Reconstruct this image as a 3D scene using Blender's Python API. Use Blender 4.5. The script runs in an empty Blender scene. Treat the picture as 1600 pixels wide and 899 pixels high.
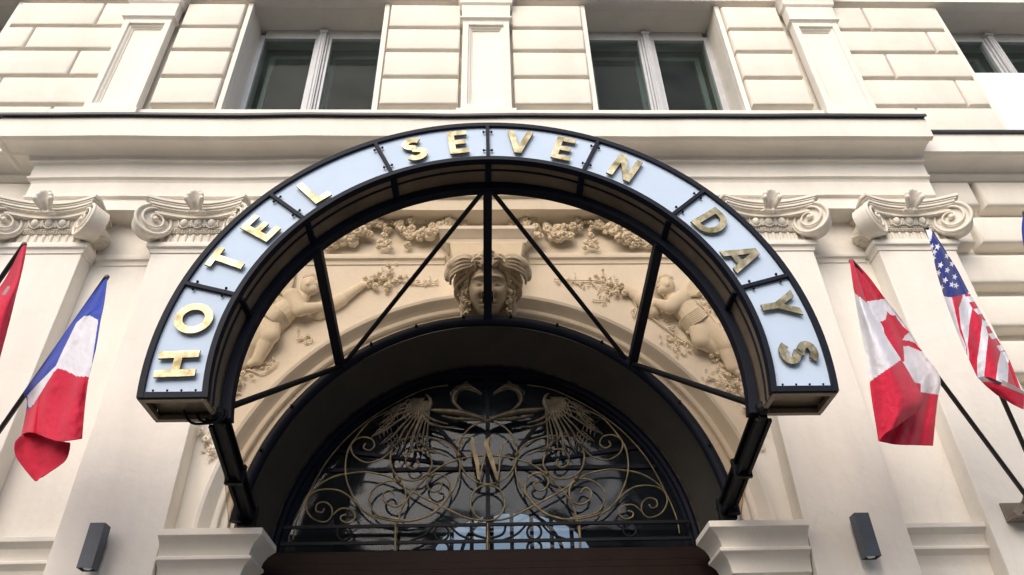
import bpy, bmesh, math, random
from mathutils import Vector, Matrix
from mathutils.noise import noise as pnoise
random.seed(7)
S = bpy.context.scene
PI = math.pi
# ------------------------------------------------------------------ camera (eye 1.5 m above the pavement, z = 0 is eye height)
PITCH, YAW, ROLL = [math.radians(a) for a in (36.409, 2.191, -1.6136)]
FW = Vector((math.sin(YAW)*math.cos(PITCH), math.cos(YAW)*math.cos(PITCH), math.sin(PITCH)))
r0 = Vector((math.cos(YAW), -math.sin(YAW), 0)); u0 = r0.cross(FW)
RT = r0*math.cos(ROLL)+u0*math.sin(ROLL); UPV = -r0*math.sin(ROLL)+u0*math.cos(ROLL)
EYE = Vector((.0194, -6.0, 0))
FPX = 1170.2
cam = bpy.data.cameras.new('camera'); co = bpy.data.objects.new('camera', cam); S.collection.objects.link(co)
m = Matrix((RT, UPV, -FW)).transposed().to_4x4(); m.translation = EYE; co.matrix_world = m
cam.sensor_width = 36; cam.lens = FPX/1600*36; cam.clip_end = 500; cam.clip_start = .05
S.camera = co
# ------------------------------------------------------------------ light
SUN_EL, SUN_AZ = math.radians(38), math.radians(200)       # azimuth from +Y clockwise
w = bpy.data.worlds.new("World"); S.world = w; w.use_nodes = True
nt = w.node_tree; bg = nt.nodes['Background']
sky = nt.nodes.new('ShaderNodeTexSky'); sky.sky_type = 'NISHITA'; sky.sun_disc = False
sky.sun_elevation = SUN_EL; sky.sun_rotation = SUN_AZ; sky.air_density = 1.0; sky.dust_density = 4; sky.ozone_density = 1
nt.links.new(sky.outputs[0], bg.inputs[0]); bg.inputs[1].default_value = .12
sl = bpy.data.lights.new('sun', 'SUN'); sl.energy = 1.0; sl.angle = math.radians(60); sl.color = (1, .98, .95)
so = bpy.data.objects.new('sun', sl); S.collection.objects.link(so)
sd = Vector((math.sin(SUN_AZ)*math.cos(SUN_EL), math.cos(SUN_AZ)*math.cos(SUN_EL), math.sin(SUN_EL)))
so.rotation_euler = sd.to_track_quat('Z', 'Y').to_euler()
S.view_settings.view_transform = 'Standard'; S.view_settings.look = 'None'
S.view_settings.exposure = 0.72; S.view_settings.gamma = 1
S.render.engine = 'CYCLES'
S.cycles.max_bounces = 8; S.cycles.transparent_max_bounces = 12

# ------------------------------------------------------------------ helpers
def U(a, b, Y=0.):
    """photo measurement -> world point on the vertical plane at depth Y"""
    d = FW*FPX+RT*(a-800)+UPV*(449.5-b)
    return EYE+d*((Y-EYE.y)/d.y)

def mat(name, col, rough=.7, metal=0, noise=0, nscale=3, bump=0, bscale=40, spec=.5, col2=None, streak=False, coat=0):
    M = bpy.data.materials.new(name); M.use_nodes = True
    t = M.node_tree; b = t.nodes['Principled BSDF']
    b.inputs['Base Color'].default_value = (*col, 1); b.inputs['Roughness'].default_value = rough
    b.inputs['Metallic'].default_value = metal; b.inputs['Specular IOR Level'].default_value = spec
    b.inputs['Coat Weight'].default_value = coat
    tc = t.nodes.new('ShaderNodeTexCoord')
    if noise or col2:
        n = t.nodes.new('ShaderNodeTexNoise'); n.inputs['Scale'].default_value = nscale; n.inputs['Detail'].default_value = 8; n.inputs['Roughness'].default_value = .65
        if streak:
            mp = t.nodes.new('ShaderNodeMapping'); mp.inputs['Scale'].default_value = (1.6, 1.6, .35)
            t.links.new(tc.outputs['Object'], mp.inputs[0]); t.links.new(mp.outputs[0], n.inputs[0])
        else: t.links.new(tc.outputs['Object'], n.inputs[0])
        r = t.nodes.new('ShaderNodeValToRGB'); r.color_ramp.elements[0].position = .35; r.color_ramp.elements[1].position = .68
        c2 = col2 or tuple(c*(1-noise) for c in col)
        r.color_ramp.elements[0].color = (*c2, 1); r.color_ramp.elements[1].color = (*col, 1)
        t.links.new(n.outputs['Fac'], r.inputs[0]); t.links.new(r.outputs[0], b.inputs['Base Color'])
    if bump:
        n2 = t.nodes.new('ShaderNodeTexNoise'); n2.inputs['Scale'].default_value = bscale; n2.inputs['Detail'].default_value = 6
        t.links.new(tc.outputs['Object'], n2.inputs[0])
        bp = t.nodes.new('ShaderNodeBump'); bp.inputs['Strength'].default_value = bump; bp.inputs['Distance'].default_value = .01
        t.links.new(n2.outputs['Fac'], bp.inputs['Height']); t.links.new(bp.outputs[0], b.inputs['Normal'])
        if streak:
            n3 = t.nodes.new('ShaderNodeTexNoise'); n3.inputs['Scale'].default_value = 2.6; n3.inputs['Detail'].default_value = 3
            t.links.new(tc.outputs['Object'], n3.inputs[0]); b3 = t.nodes.new('ShaderNodeBump'); b3.inputs['Strength'].default_value = .35; b3.inputs['Distance'].default_value = .05
            t.links.new(n3.outputs['Fac'], b3.inputs['Height']); t.links.new(bp.outputs[0], b3.inputs['Normal']); t.links.new(b3.outputs[0], b.inputs['Normal'])
            # faint patched paint and hairline cracks
            vo = t.nodes.new('ShaderNodeTexVoronoi'); vo.feature = 'DISTANCE_TO_EDGE'; vo.inputs['Scale'].default_value = .55; n4 = t.nodes.new('ShaderNodeTexNoise'); n4.inputs['Scale'].default_value = 4; n4.inputs['Detail'].default_value = 6
            mxv = t.nodes.new('ShaderNodeVectorMath'); mxv.operation = 'MULTIPLY_ADD'; t.links.new(n4.outputs['Color'], mxv.inputs[0]); mxv.inputs[1].default_value = (.5, .5, .5); t.links.new(tc.outputs['Object'], mxv.inputs[2]); t.links.new(mxv.outputs[0], vo.inputs['Vector'])
            lt = t.nodes.new('ShaderNodeMapRange'); lt.inputs['From Min'].default_value = .0; lt.inputs['From Max'].default_value = .006; lt.inputs['To Min'].default_value = .965; lt.inputs['To Max'].default_value = 1
            t.links.new(vo.outputs['Distance'], lt.inputs['Value'])
            mm = t.nodes.new('ShaderNodeMix'); mm.data_type = 'RGBA'; mm.blend_type = 'MULTIPLY'; mm.inputs[0].default_value = 1
            t.links.new(r.outputs[0], mm.inputs[6]); t.links.new(lt.outputs[0], mm.inputs[7]); t.links.new(mm.outputs[2], b.inputs['Base Color'])
    return M

M = {}
M['stucco'] = mat('cream_stucco', (.84, .795, .72), .85, noise=.11, nscale=1.4, bump=.25, bscale=14, spec=.2, streak=True)
M['stucco2'] = mat('cream_stucco_blocks', (.80, .75, .665), .85, noise=.12, nscale=1.1, bump=.3, bscale=9, spec=.2, streak=True)
M['ornament'] = mat('cream_ornament_paint', (.80, .745, .65), .8, noise=.12, nscale=6, bump=.3, bscale=35, spec=.25)
M['relief'] = mat('cream_relief_paint', (.79, .715, .59), .8, noise=.12, nscale=7, bump=.2, bscale=45, spec=.25)
M['navy'] = mat('navy_black_paint', (.006, .009, .020), .6, spec=.2, noise=.3, nscale=9, bump=.1, bscale=60)
M['black'] = mat('black_paint', (.006, .007, .009), .6, spec=.2, noise=.3, nscale=9, bump=.08, bscale=50)
M['bronze'] = mat('weathered_bronze_sheet', (.24, .185, .125), .5, metal=.2, col2=(.15, .115, .075), nscale=3, bump=.1, bscale=20)
M['brass'] = mat('polished_brass', (.43, .385, .275), .42, metal=1, bump=1, bscale=9, col2=(.13, .11, .055), nscale=8)  # darker patches in the colour imitate uneven mirror reflections
M['brass_edge'] = mat('dark_brass_edge', (.16, .13, .07), .5, metal=.8)
M['panel'] = mat('milky_sign_acrylic', (.57, .69, .85), .5, noise=.07, nscale=2.5, spec=.12)
M['gold'] = mat('dull_gold_iron', (.25, .20, .105), .5, metal=.6, col2=(.09, .07, .04), nscale=10, bump=.1)
M['iron'] = mat('blackened_gilt_iron', (.13, .10, .06), .5, metal=.5, col2=(.035, .03, .022), nscale=12)
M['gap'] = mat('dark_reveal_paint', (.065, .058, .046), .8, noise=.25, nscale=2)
M['wood'] = mat('dark_red_brown_wood', (.016, .008, .006), .6, spec=.12, noise=.35, nscale=3, streak=False)
M['alu'] = mat('grey_white_window_paint', (.50, .51, .53), .45, noise=.12, nscale=8)
M['flash'] = mat('dark_lead_flashing', (.07, .075, .085), .5, noise=.3, nscale=4, metal=.3)
M['lamp'] = mat('slate_grey_lamp_metal', (.075, .09, .115), .45, noise=.12, nscale=12)
M['lens'] = mat('frosted_lamp_lens', (.6, .62, .6), .3)
M['pole'] = mat('dark_brown_pole_paint', (.018, .013, .012), .35, noise=.2)
M['tan'] = mat('tan_bracket_metal', (.22, .18, .14), .5, noise=.25, nscale=10)
M['white'] = mat('white_board', (.82, .84, .88), .6)
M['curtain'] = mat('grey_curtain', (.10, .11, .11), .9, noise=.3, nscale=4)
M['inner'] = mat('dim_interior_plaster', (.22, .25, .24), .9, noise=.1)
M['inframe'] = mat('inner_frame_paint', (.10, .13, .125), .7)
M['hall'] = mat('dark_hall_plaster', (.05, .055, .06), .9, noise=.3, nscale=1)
M['pave'] = mat('granite_paving', (.26, .25, .23), .8, noise=.3, nscale=5, bump=.3)
M['road'] = mat('asphalt', (.055, .055, .055), .9, noise=.3, nscale=20, bump=.4)
M['opp'] = mat('grey_opposite_stucco', (.42, .40, .36), .9, noise=.15, nscale=1)
def cloth_mat(name, c): 
    k = mat(name, c, .75, noise=.10, nscale=5, bump=.35, bscale=60, spec=.2)
    b = k.node_tree.nodes['Principled BSDF']; b.inputs['Sheen Weight'].default_value = .15
    return k
M['f_red'] = cloth_mat('flag_red_cloth', (.62, .018, .055)); M['f_white'] = cloth_mat('flag_white_cloth', (.80, .80, .86)); M['f_blue'] = cloth_mat('flag_blue_cloth', (.035, .07, .42))
M['f_navy'] = cloth_mat('flag_navy_cloth', (.02, .035, .22)); M['f_hem'] = cloth_mat('flag_grey_hem', (.34, .28, .28)); M['f_red_shade'] = cloth_mat('flag_red_shade_cloth', (.50, .012, .04))  # last one: darker copy of the flag red, shade painted into folded cloth

def glass_mat(name, tint, rough=.02, bump=0, bscale=2, ior=1.5, boost=1.0, dust_lift=None):
    k = bpy.data.materials.new(name); k.use_nodes = True; t = k.node_tree
    t.nodes.remove(t.nodes['Principled BSDF']); out = t.nodes['Material Output']
    tr = t.nodes.new('ShaderNodeBsdfTransparent'); tr.inputs[0].default_value = (*tint, 1)
    gl = t.nodes.new('ShaderNodeBsdfGlossy'); gl.inputs['Roughness'].default_value = rough; gl.inputs[0].default_value = (.95, .97, 1, 1)
    fr = t.nodes.new('ShaderNodeFresnel'); fr.inputs[0].default_value = ior
    mu = t.nodes.new('ShaderNodeMath'); mu.operation = 'MULTIPLY'; mu.inputs[1].default_value = boost; mu.use_clamp = True
    mx = t.nodes.new('ShaderNodeMixShader')
    t.links.new(fr.outputs[0], mu.inputs[0]); t.links.new(mu.outputs[0], mx.inputs[0]); t.links.new(tr.outputs[0], mx.inputs[1]); t.links.new(gl.outputs[0], mx.inputs[2]); t.links.new(mx.outputs[0], out.inputs[0])
    if dust_lift:                                  # dusty film, its colour lifts dark panes in place of light
        df = t.nodes.new('ShaderNodeBsdfDiffuse'); df.inputs[0].default_value = (*dust_lift[:3], 1); m2 = t.nodes.new('ShaderNodeMixShader')
        dn = t.nodes.new('ShaderNodeTexNoise'); dn.inputs['Scale'].default_value = 2.2; dn.inputs['Detail'].default_value = 5; dc = t.nodes.new('ShaderNodeTexCoord'); t.links.new(dc.outputs['Object'], dn.inputs[0])
        dm = t.nodes.new('ShaderNodeMath'); dm.operation = 'MULTIPLY'; dm.inputs[1].default_value = dust_lift[3]*2; t.links.new(dn.outputs['Fac'], dm.inputs[0]); t.links.new(dm.outputs[0], m2.inputs[0])
        t.links.new(mx.outputs[0], m2.inputs[1]); t.links.new(df.outputs[0], m2.inputs[2]); t.links.new(m2.outputs[0], out.inputs[0])
    if bump:
        tc = t.nodes.new('ShaderNodeTexCoord'); n = t.nodes.new('ShaderNodeTexNoise'); n.inputs['Scale'].default_value = bscale; n.inputs['Detail'].default_value = 2
        bp = t.nodes.new('ShaderNodeBump'); bp.inputs['Strength'].default_value = bump; bp.inputs['Distance'].default_value = .05
        t.links.new(tc.outputs['Object'], n.inputs[0]); t.links.new(n.outputs['Fac'], bp.inputs['Height']); t.links.new(bp.outputs[0], gl.inputs['Normal']); t.links.new(bp.outputs[0], fr.inputs['Normal'])
    return k
M['glass'] = glass_mat('window_glass', (.66, .77, .73), boost=.12, bump=0, dust_lift=(.27, .32, .305, .075))
M['fanglass'] = glass_mat('old_wavy_glass', (.55, .62, .68), boost=.55, dust_lift=(.25, .33, .42, .03), bump=.45, bscale=1.7, rough=.09)
M['roofglass'] = glass_mat('bronze_tinted_roof_sheet', (.77, .675, .555), rough=.15, boost=.08, dust_lift=(.35, .28, .2, .03))

def link(o): S.collection.objects.link(o); return o
def thing(name, label, cat, loc=(0, 0, 0), group=None, kind=None):
    o = link(bpy.data.objects.new(name, None)); o.location = loc; o['label'] = label; o['category'] = cat; o.empty_display_size = .2
    if group: o['group'] = group
    if kind: o['kind'] = kind
    return o

class MB:
    def __init__(s): s.v = []; s.f = []; s.mi = []
    def add(s, vs, fs, mi=0):
        o = len(s.v); s.v += [tuple(p) for p in vs]; s.f += [tuple(i+o for i in f) for f in fs]; s.mi += [mi]*len(fs); return s
    def quad(s, a, b, c, d, mi=0): return s.add([a, b, c, d], [(0, 1, 2, 3)], mi)
    def box(s, x0, x1, y0, y1, z0, z1, mi=0):
        return s.add([(x0, y0, z0), (x1, y0, z0), (x1, y1, z0), (x0, y1, z0), (x0, y0, z1), (x1, y0, z1), (x1, y1, z1), (x0, y1, z1)],
                     [(0, 3, 2, 1), (4, 5, 6, 7), (0, 1, 5, 4), (1, 2, 6, 5), (2, 3, 7, 6), (3, 0, 4, 7)], mi)
    def block(s, x0, x1, yb, yf, z0, z1, c=.05, cz=None, fx0=True, fx1=True):
        """rustic block: back face at yb, front at yf (yf<yb), rounded bevels c"""
        cz = cz or c; rings = []
        rings.append([(x0, yb, z0), (x1, yb, z0), (x1, yb, z1), (x0, yb, z1)])
        for k in range(4):
            a = k/3*PI/2; ins = 1-math.cos(a); d = math.sin(a)
            y = yf+c*(1-d)
            ix0 = c*ins if fx0 else 0; ix1 = c*ins if fx1 else 0; iz = cz*ins
            rings.append([(x0+ix0, y, z0+iz), (x1-ix1, y, z0+iz), (x1-ix1, y, z1-iz), (x0+ix0, y, z1-iz)])
        vs = sum(rings, []); fs = []
        for k in range(4):
            for j in range(4):
                fs.append((k*4+j, k*4+(j+1) % 4, k*4+4+(j+1) % 4, k*4+4+j))
        fs.append((16, 17, 18, 19)); return s.add(vs, fs)
    def tube(s, pts, r, n=8, closed=False, caps=True, mi=0, flat=None):
        """tube through points; r number or list; flat=(w,h) for rectangular section"""
        pts = [Vector(p) for p in pts]; L = len(pts); rr = r if isinstance(r, (list, tuple)) else [r]*L
        vs = []; prev = None
        for i, p in enumerate(pts):
            a = pts[i-1] if (i or closed) else p; b = pts[(i+1) % L] if (i < L-1 or closed) else p
            d = (b-a); d = d.normalized() if d.length > 1e-9 else Vector((0, 0, 1))
            if prev is None:
                ref = Vector((0, 1, 0)) if abs(d.y) < .9 else Vector((0, 0, 1)); n1 = d.cross(ref).normalized()
            else: n1 = (prev-d*prev.dot(d)).normalized()
            prev = n1; n2 = d.cross(n1)
            if flat:
                hw, hh = flat[0]/2, flat[1]/2
                for sx, sy in ((-1, -1), (1, -1), (1, 1), (-1, 1)): vs.append(p+n1*hw*sx+n2*hh*sy)
            else:
                for k in range(n): t = 2*PI*k/n; vs.append(p+n1*math.cos(t)*rr[i]+n2*math.sin(t)*rr[i])
        if flat: n = 4
        fs = []
        for i in range(L if closed else L-1):
            j = (i+1) % L
            for k in range(n): fs.append((i*n+k, i*n+(k+1) % n, j*n+(k+1) % n, j*n+k))
        if caps and not closed: fs.append(tuple(range(n))[::-1]); fs.append(tuple(range((L-1)*n, L*n)))
        return s.add(vs, fs, mi)
    def ball(s, c, r, q=None, n=10, m=7, mi=0):
        """ellipsoid, r scalar or 3-vector, q optional rotation matrix"""
        if not isinstance(r, (tuple, list)): r = (r, r, r)
        vs = []; c = Vector(c)
        def tr(x, y, z):
            p = Vector((x*r[0], y*r[1], z*r[2])); return c+(q@p if q else p)
        vs.append(tr(0, 0, 1))
        for i in range(1, m):
            a = PI*i/m
            for k in range(n): t = 2*PI*k/n; vs.append(tr(math.sin(a)*math.cos(t), math.sin(a)*math.sin(t), math.cos(a)))
        vs.append(tr(0, 0, -1)); fs = []
        for k in range(n): fs.append((0, 1+k, 1+(k+1) % n))
        for i in range(m-2):
            for k in range(n): fs.append((1+i*n+k, 1+(i+1)*n+k, 1+(i+1)*n+(k+1) % n, 1+i*n+(k+1) % n))
        e = len(vs)-1
        for k in range(n): fs.append((1+(m-2)*n+k, e, 1+(m-2)*n+(k+1) % n))
        return s.add(vs, fs, mi)
    def cap(s, a, ra, b, rb, n=12):
        """tapered capsule"""
        a = Vector(a); b = Vector(b); k = 6; pts = []; rs = []
        d = (b-a).normalized()
        for i in range(k): t = PI/2*i/k; pts.append(a-d*ra*math.cos(t)); rs.append(max(ra*math.sin(t), .001))
        for i in range(5): t = i/4; pts.append(a.lerp(b, t)); rs.append(ra+(rb-ra)*t)
        for i in range(1, k+1): t = PI/2*i/k; pts.append(b+d*rb*math.sin(t)); rs.append(max(rb*math.cos(t), .001))
        return s.tube(pts, rs, n)
    def sweep(s, path, prof, ends=True, mi=0):
        """profile (out, z) swept along plan path (x, y); outward is the right-hand side"""
        N = []
        for i in range(len(path)):
            ns = []
            for a, b in ((i-1, i), (i, i+1)):
                if a < 0 or b >= len(path): continue
                dx = path[b][0]-path[a][0]; dy = path[b][1]-path[a][1]; l = math.hypot(dx, dy); ns.append((dy/l, -dx/l))
            if len(ns) == 1: N.append(ns[0])
            else:
                dt = 1+ns[0][0]*ns[1][0]+ns[0][1]*ns[1][1]; N.append(((ns[0][0]+ns[1][0])/dt, (ns[0][1]+ns[1][1])/dt))
        vs = []; P = len(prof)
        for (x, y), (nx, ny) in zip(path, N):
            for o, z in prof: vs.append((x+nx*o, y+ny*o, z))
        fs = [(i*P+k, i*P+(k+1) % P, (i+1)*P+(k+1) % P, (i+1)*P+k) for i in range(len(path)-1) for k in range(P)]
        if ends: fs.append(tuple(range(P))); fs.append(tuple(range((len(path)-1)*P, len(path)*P))[::-1])
        return s.add(vs, fs, mi)
    def arch(s, cx, cz, prof, a0=0, a1=PI, n=72, closed=True, ends=True, mi=0, zend=None):
        """profile of (radius, y) revolved about the y axis through (cx, cz)"""
        P = len(prof); vs = []
        for i in range(n+1):
            for r, y in prof:
                if zend is None: a = a0+(a1-a0)*i/n
                else:
                    e = math.asin((zend-cz)/r); a = e+(PI-2*e)*i/n
                vs.append((cx+r*math.cos(a), y, cz+r*math.sin(a)))
        fs = [(i*P+k, i*P+(k+1) % P, (i+1)*P+(k+1) % P, (i+1)*P+k) for i in range(n) for k in range(P if closed else P-1)]
        if ends and closed: fs.append(tuple(range(P))); fs.append(tuple(range(n*P, (n+1)*P)))
        return s.add(vs, fs, mi)
    def prism(s, poly, y0, y1, mi=0, mside=None):
        """polygon in x,z extruded from y0 (front) to y1"""
        n = len(poly); vs = [(x, y0, z) for x, z in poly]+[(x, y1, z) for x, z in poly]
        s.add(vs, [tuple(range(n)), tuple(range(n, 2*n))[::-1]], mi)
        return s.add(vs, [(k, (k+1) % n, n+(k+1) % n, n+k) for k in range(n)], mi if mside is None else mside)
    def build(s, name, m, parent=None, smooth=False, ang=35, recalc=True, bevel=0, label=None, M4=None):
        me = bpy.data.meshes.new(name); me.from_pydata(s.v, [], s.f)
        for k in (m if isinstance(m, (list, tuple)) else [m]): me.materials.append(k)
        if any(s.mi): me.polygons.foreach_set('material_index', s.mi)
        if M4: me.transform(M4)
        if recalc:
            bm = bmesh.new(); bm.from_mesh(me); bmesh.ops.recalc_face_normals(bm, faces=bm.faces); bm.to_mesh(me); bm.free()
        if smooth:
            me.polygons.foreach_set('use_smooth', [True]*len(me.polygons))
            if ang: me.set_sharp_from_angle(angle=math.radians(ang))
        o = link(bpy.data.objects.new(name, me))
        if parent: o.parent = parent
        if bevel:
            b = o.modifiers.new('bevel', 'BEVEL'); b.width = bevel; b.segments = 2; b.limit_method = 'ANGLE'
        if label: o['label'] = label
        return o
def melt(o, voxel=.01, it=3):
    r = o.modifiers.new('remesh', 'REMESH'); r.mode = 'VOXEL'; r.voxel_size = voxel; r.use_smooth_shade = True
    if it: k = o.modifiers.new('smooth', 'SMOOTH'); k.iterations = it; k.factor = .5
    return o
def empty_part(name, parent, label=None):
    o = link(bpy.data.objects.new(name, None)); o.parent = parent; o.empty_display_size = .1
    if label: o['label'] = label
    return o
def catmull(pts, k=6):
    pts = [Vector(p) for p in pts]; out = []
    for i in range(len(pts)-1):
        p0 = pts[max(i-1, 0)]; p1 = pts[i]; p2 = pts[i+1]; p3 = pts[min(i+2, len(pts)-1)]
        for j in range(k):
            t = j/k; out.append(.5*((2*p1)+(p2-p0)*t+(2*p0-5*p1+4*p2-p3)*t*t+(3*p1-p0-3*p2+p3)*t**3))
    out.append(pts[-1]); return out

# ------------------------------------------------------------------ ground and street (behind and under the camera)
def sbox(name, dims, m): o = MB().box(*dims).build(name, m); o['kind'] = 'structure'; return o
sbox('ground', (-200, 200, -200, 200, -1.80, -1.72), M['pave'])
sbox('road', (-60, 60, -14, -7.6, -1.714, -1.62), M['road'])
sbox('pavement', (-60, 60, -7.6, .6, -1.71, -1.5), M['pave'])

# ================================================================== HOTEL BUILDING
B = thing('hotel_building', 'cream stucco hotel facade with grooved blocks, pilasters and a round arched entrance', 'building', (0, 0, -1.5))
B.location = (0, 0, 0)
AZ, AR = 1.95, 1.985          # arch centre height, opening radius
ST = M['stucco']
# --- ground storey wall behind pilasters (with arched opening)
def arch_wall(mb, x0, x1, z0, z1, y, yb):
    n = 48
    def outer(a):
        c, s_ = math.cos(a), math.sin(a)
        t = min((x1 if c > 0 else -x0)/abs(c) if abs(c) > 1e-6 else 1e9, (z1-AZ)/s_ if s_ > 1e-6 else 1e9)
        return (t*c, AZ+t*s_)
    angs = sorted(set([PI*i/n for i in range(n+1)]+[math.atan2(z1-AZ, x1), math.atan2(z1-AZ, x0)]))
    for a, b in zip(angs, angs[1:]):
        p = (AR*math.cos(a), AZ+AR*math.sin(a)); q = (AR*math.cos(b), AZ+AR*math.sin(b)); pa, qb = outer(a), outer(b)
        mb.quad((p[0], y, p[1]), (pa[0], y, pa[1]), (qb[0], y, qb[1]), (q[0], y, q[1]))
    for sx in (-1, 1):
        xo = x1 if sx > 0 else x0
        mb.quad((sx*AR, y, z0), (xo, y, z0), (xo, y, AZ), (sx*AR, y, AZ))
w_ = MB(); arch_wall(w_, -4.80, 4.80, -1.5, 5.6, 0, .3)
w_.build('ground_storey_wall', ST, B)
# dark reveal lining of the arch
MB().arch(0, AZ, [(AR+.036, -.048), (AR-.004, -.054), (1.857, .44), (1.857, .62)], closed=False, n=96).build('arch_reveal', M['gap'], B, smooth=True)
# archivolt moulding round the opening
ap = [(AR+.03, .0), (AR+.03, -.05), (AR+.065, -.055), (AR+.07, -.085), (AR+.085, -.09), (AR+.095, -.065), (AR+.14, -.07), (AR+.145, -.105), (AR+.16, -.11), (AR+.17, -.085), (AR+.20, -.09), (AR+.24, -.135), (AR+.275, -.165), (AR+.305, -.17), (AR+.31, -.135), (AR+.33, -.13), (AR+.335, 0)]
MB().arch(0, AZ, ap, n=96).build('archivolt', ST, B, smooth=True, ang=25)
# --- lower wall mouldings in the recesses, imposts and astragals
dado = [(-.1, 1.965), (.13, 1.965), (.13, 1.925), (.115, 1.915), (.075, 1.885), (.055, 1.84), (.05, 1.80), (.075, 1.795), (.075, 1.772), (.06, 1.765), (.025, 1.735), (.005, 1.69), (.0, 1.64), (.0, 1.3), (-.1, 1.3)]
for sx in (-1, 1):
    xa, xb = sorted((sx*3.29, sx*3.97))
    MB().sweep([(xa, -.02), (xb, -.02)], dado).build('dado_moulding', ST, B, smooth=True, ang=25, bevel=.004)
imp = [(-.06, 1.955), (.22, 1.955), (.225, 1.905), (.205, 1.895), (.165, 1.865), (.135, 1.82), (.125, 1.775), (.15, 1.77), (.15, 1.745), (.13, 1.737), (.095, 1.705), (.07, 1.65), (.065, 1.60), (.02, 1.58), (.02, 1.0), (-.06, 1.0)]
MB().sweep([(1.93, .16), (1.93, -.08), (2.485, -.08)], imp).build('impost', M['stucco'], B, smooth=True, ang=25, bevel=.004)
MB().sweep([(-2.485, -.08), (-1.93, -.08), (-1.93, .16)], imp).build('impost', M['stucco'], B, smooth=True, ang=25, bevel=.004)
ast = [(-.02, 4.83), (.045, 4.83), (.05, 4.80), (.045, 4.775), (.02, 4.765), (.012, 4.735), (.012, 4.72), (-.02, 4.715)]
SH = [(-4.766, -3.968), (-3.30, -2.495), (2.495, 3.30), (3.968, 4.766)]
for x0, x1 in SH:
    p = MB().box(x0, x1, -.2, .0, -1.5, 4.72).build('pilaster', ST, B, bevel=.008)
    MB().sweep([(x0, 0), (x0, -.2), (x1, -.2), (x1, 0)], ast).build('astragal', ST, p, smooth=True, ang=25)
for x0, x1 in ((-3.968, -3.30), (3.30, 3.968)):
    MB().sweep([(x0+.05, 0), (x1-.05, 0)], ast).build('wall_astragal', ST, B, smooth=True, ang=25)
# string moulding under the garland frieze, stepping up round the keystone
MB().sweep([(-2.445, 0), (-.43, 0)], ast).sweep([(.43, 0), (2.445, 0)], ast).build('frieze_moulding', ST, B, smooth=True, ang=25)
# --- keystone
ks = MB()
zt, zb_ = 4.84, 3.96
def kx(z, w0=.25, w1=.37): return w0+(w1-w0)*(z-zb_)/(zt-zb_)
ks.add([(-kx(zb_)*.93, -.17, zb_), (kx(zb_)*.93, -.17, zb_), (kx(zt), -.22, zt), (-kx(zt), -.22, zt), (-kx(zb_), .0, zb_), (kx(zb_), .0, zb_), (kx(zt)+.01, .0, zt), (-kx(zt)-.01, .0, zt)],
       [(0, 1, 2, 3), (0, 4, 5, 1), (1, 5, 6, 2), (3, 2, 6, 7), (0, 3, 7, 4)])
K = ks.build('keystone', M['relief'], B, bevel=.01)
kp = [(-.02, 5.0), (.08, 5.0), (.08, 4.96), (.05, 4.93), (.03, 4.90), (.01, 4.88), (-.0, 4.842), (-.02, 4.842)]
MB().sweep([(-.40, 0), (-.40, -.2), (.40, -.2), (.40, 0)], kp).build('keystone_cap', ST, K, smooth=True, ang=25)

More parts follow.
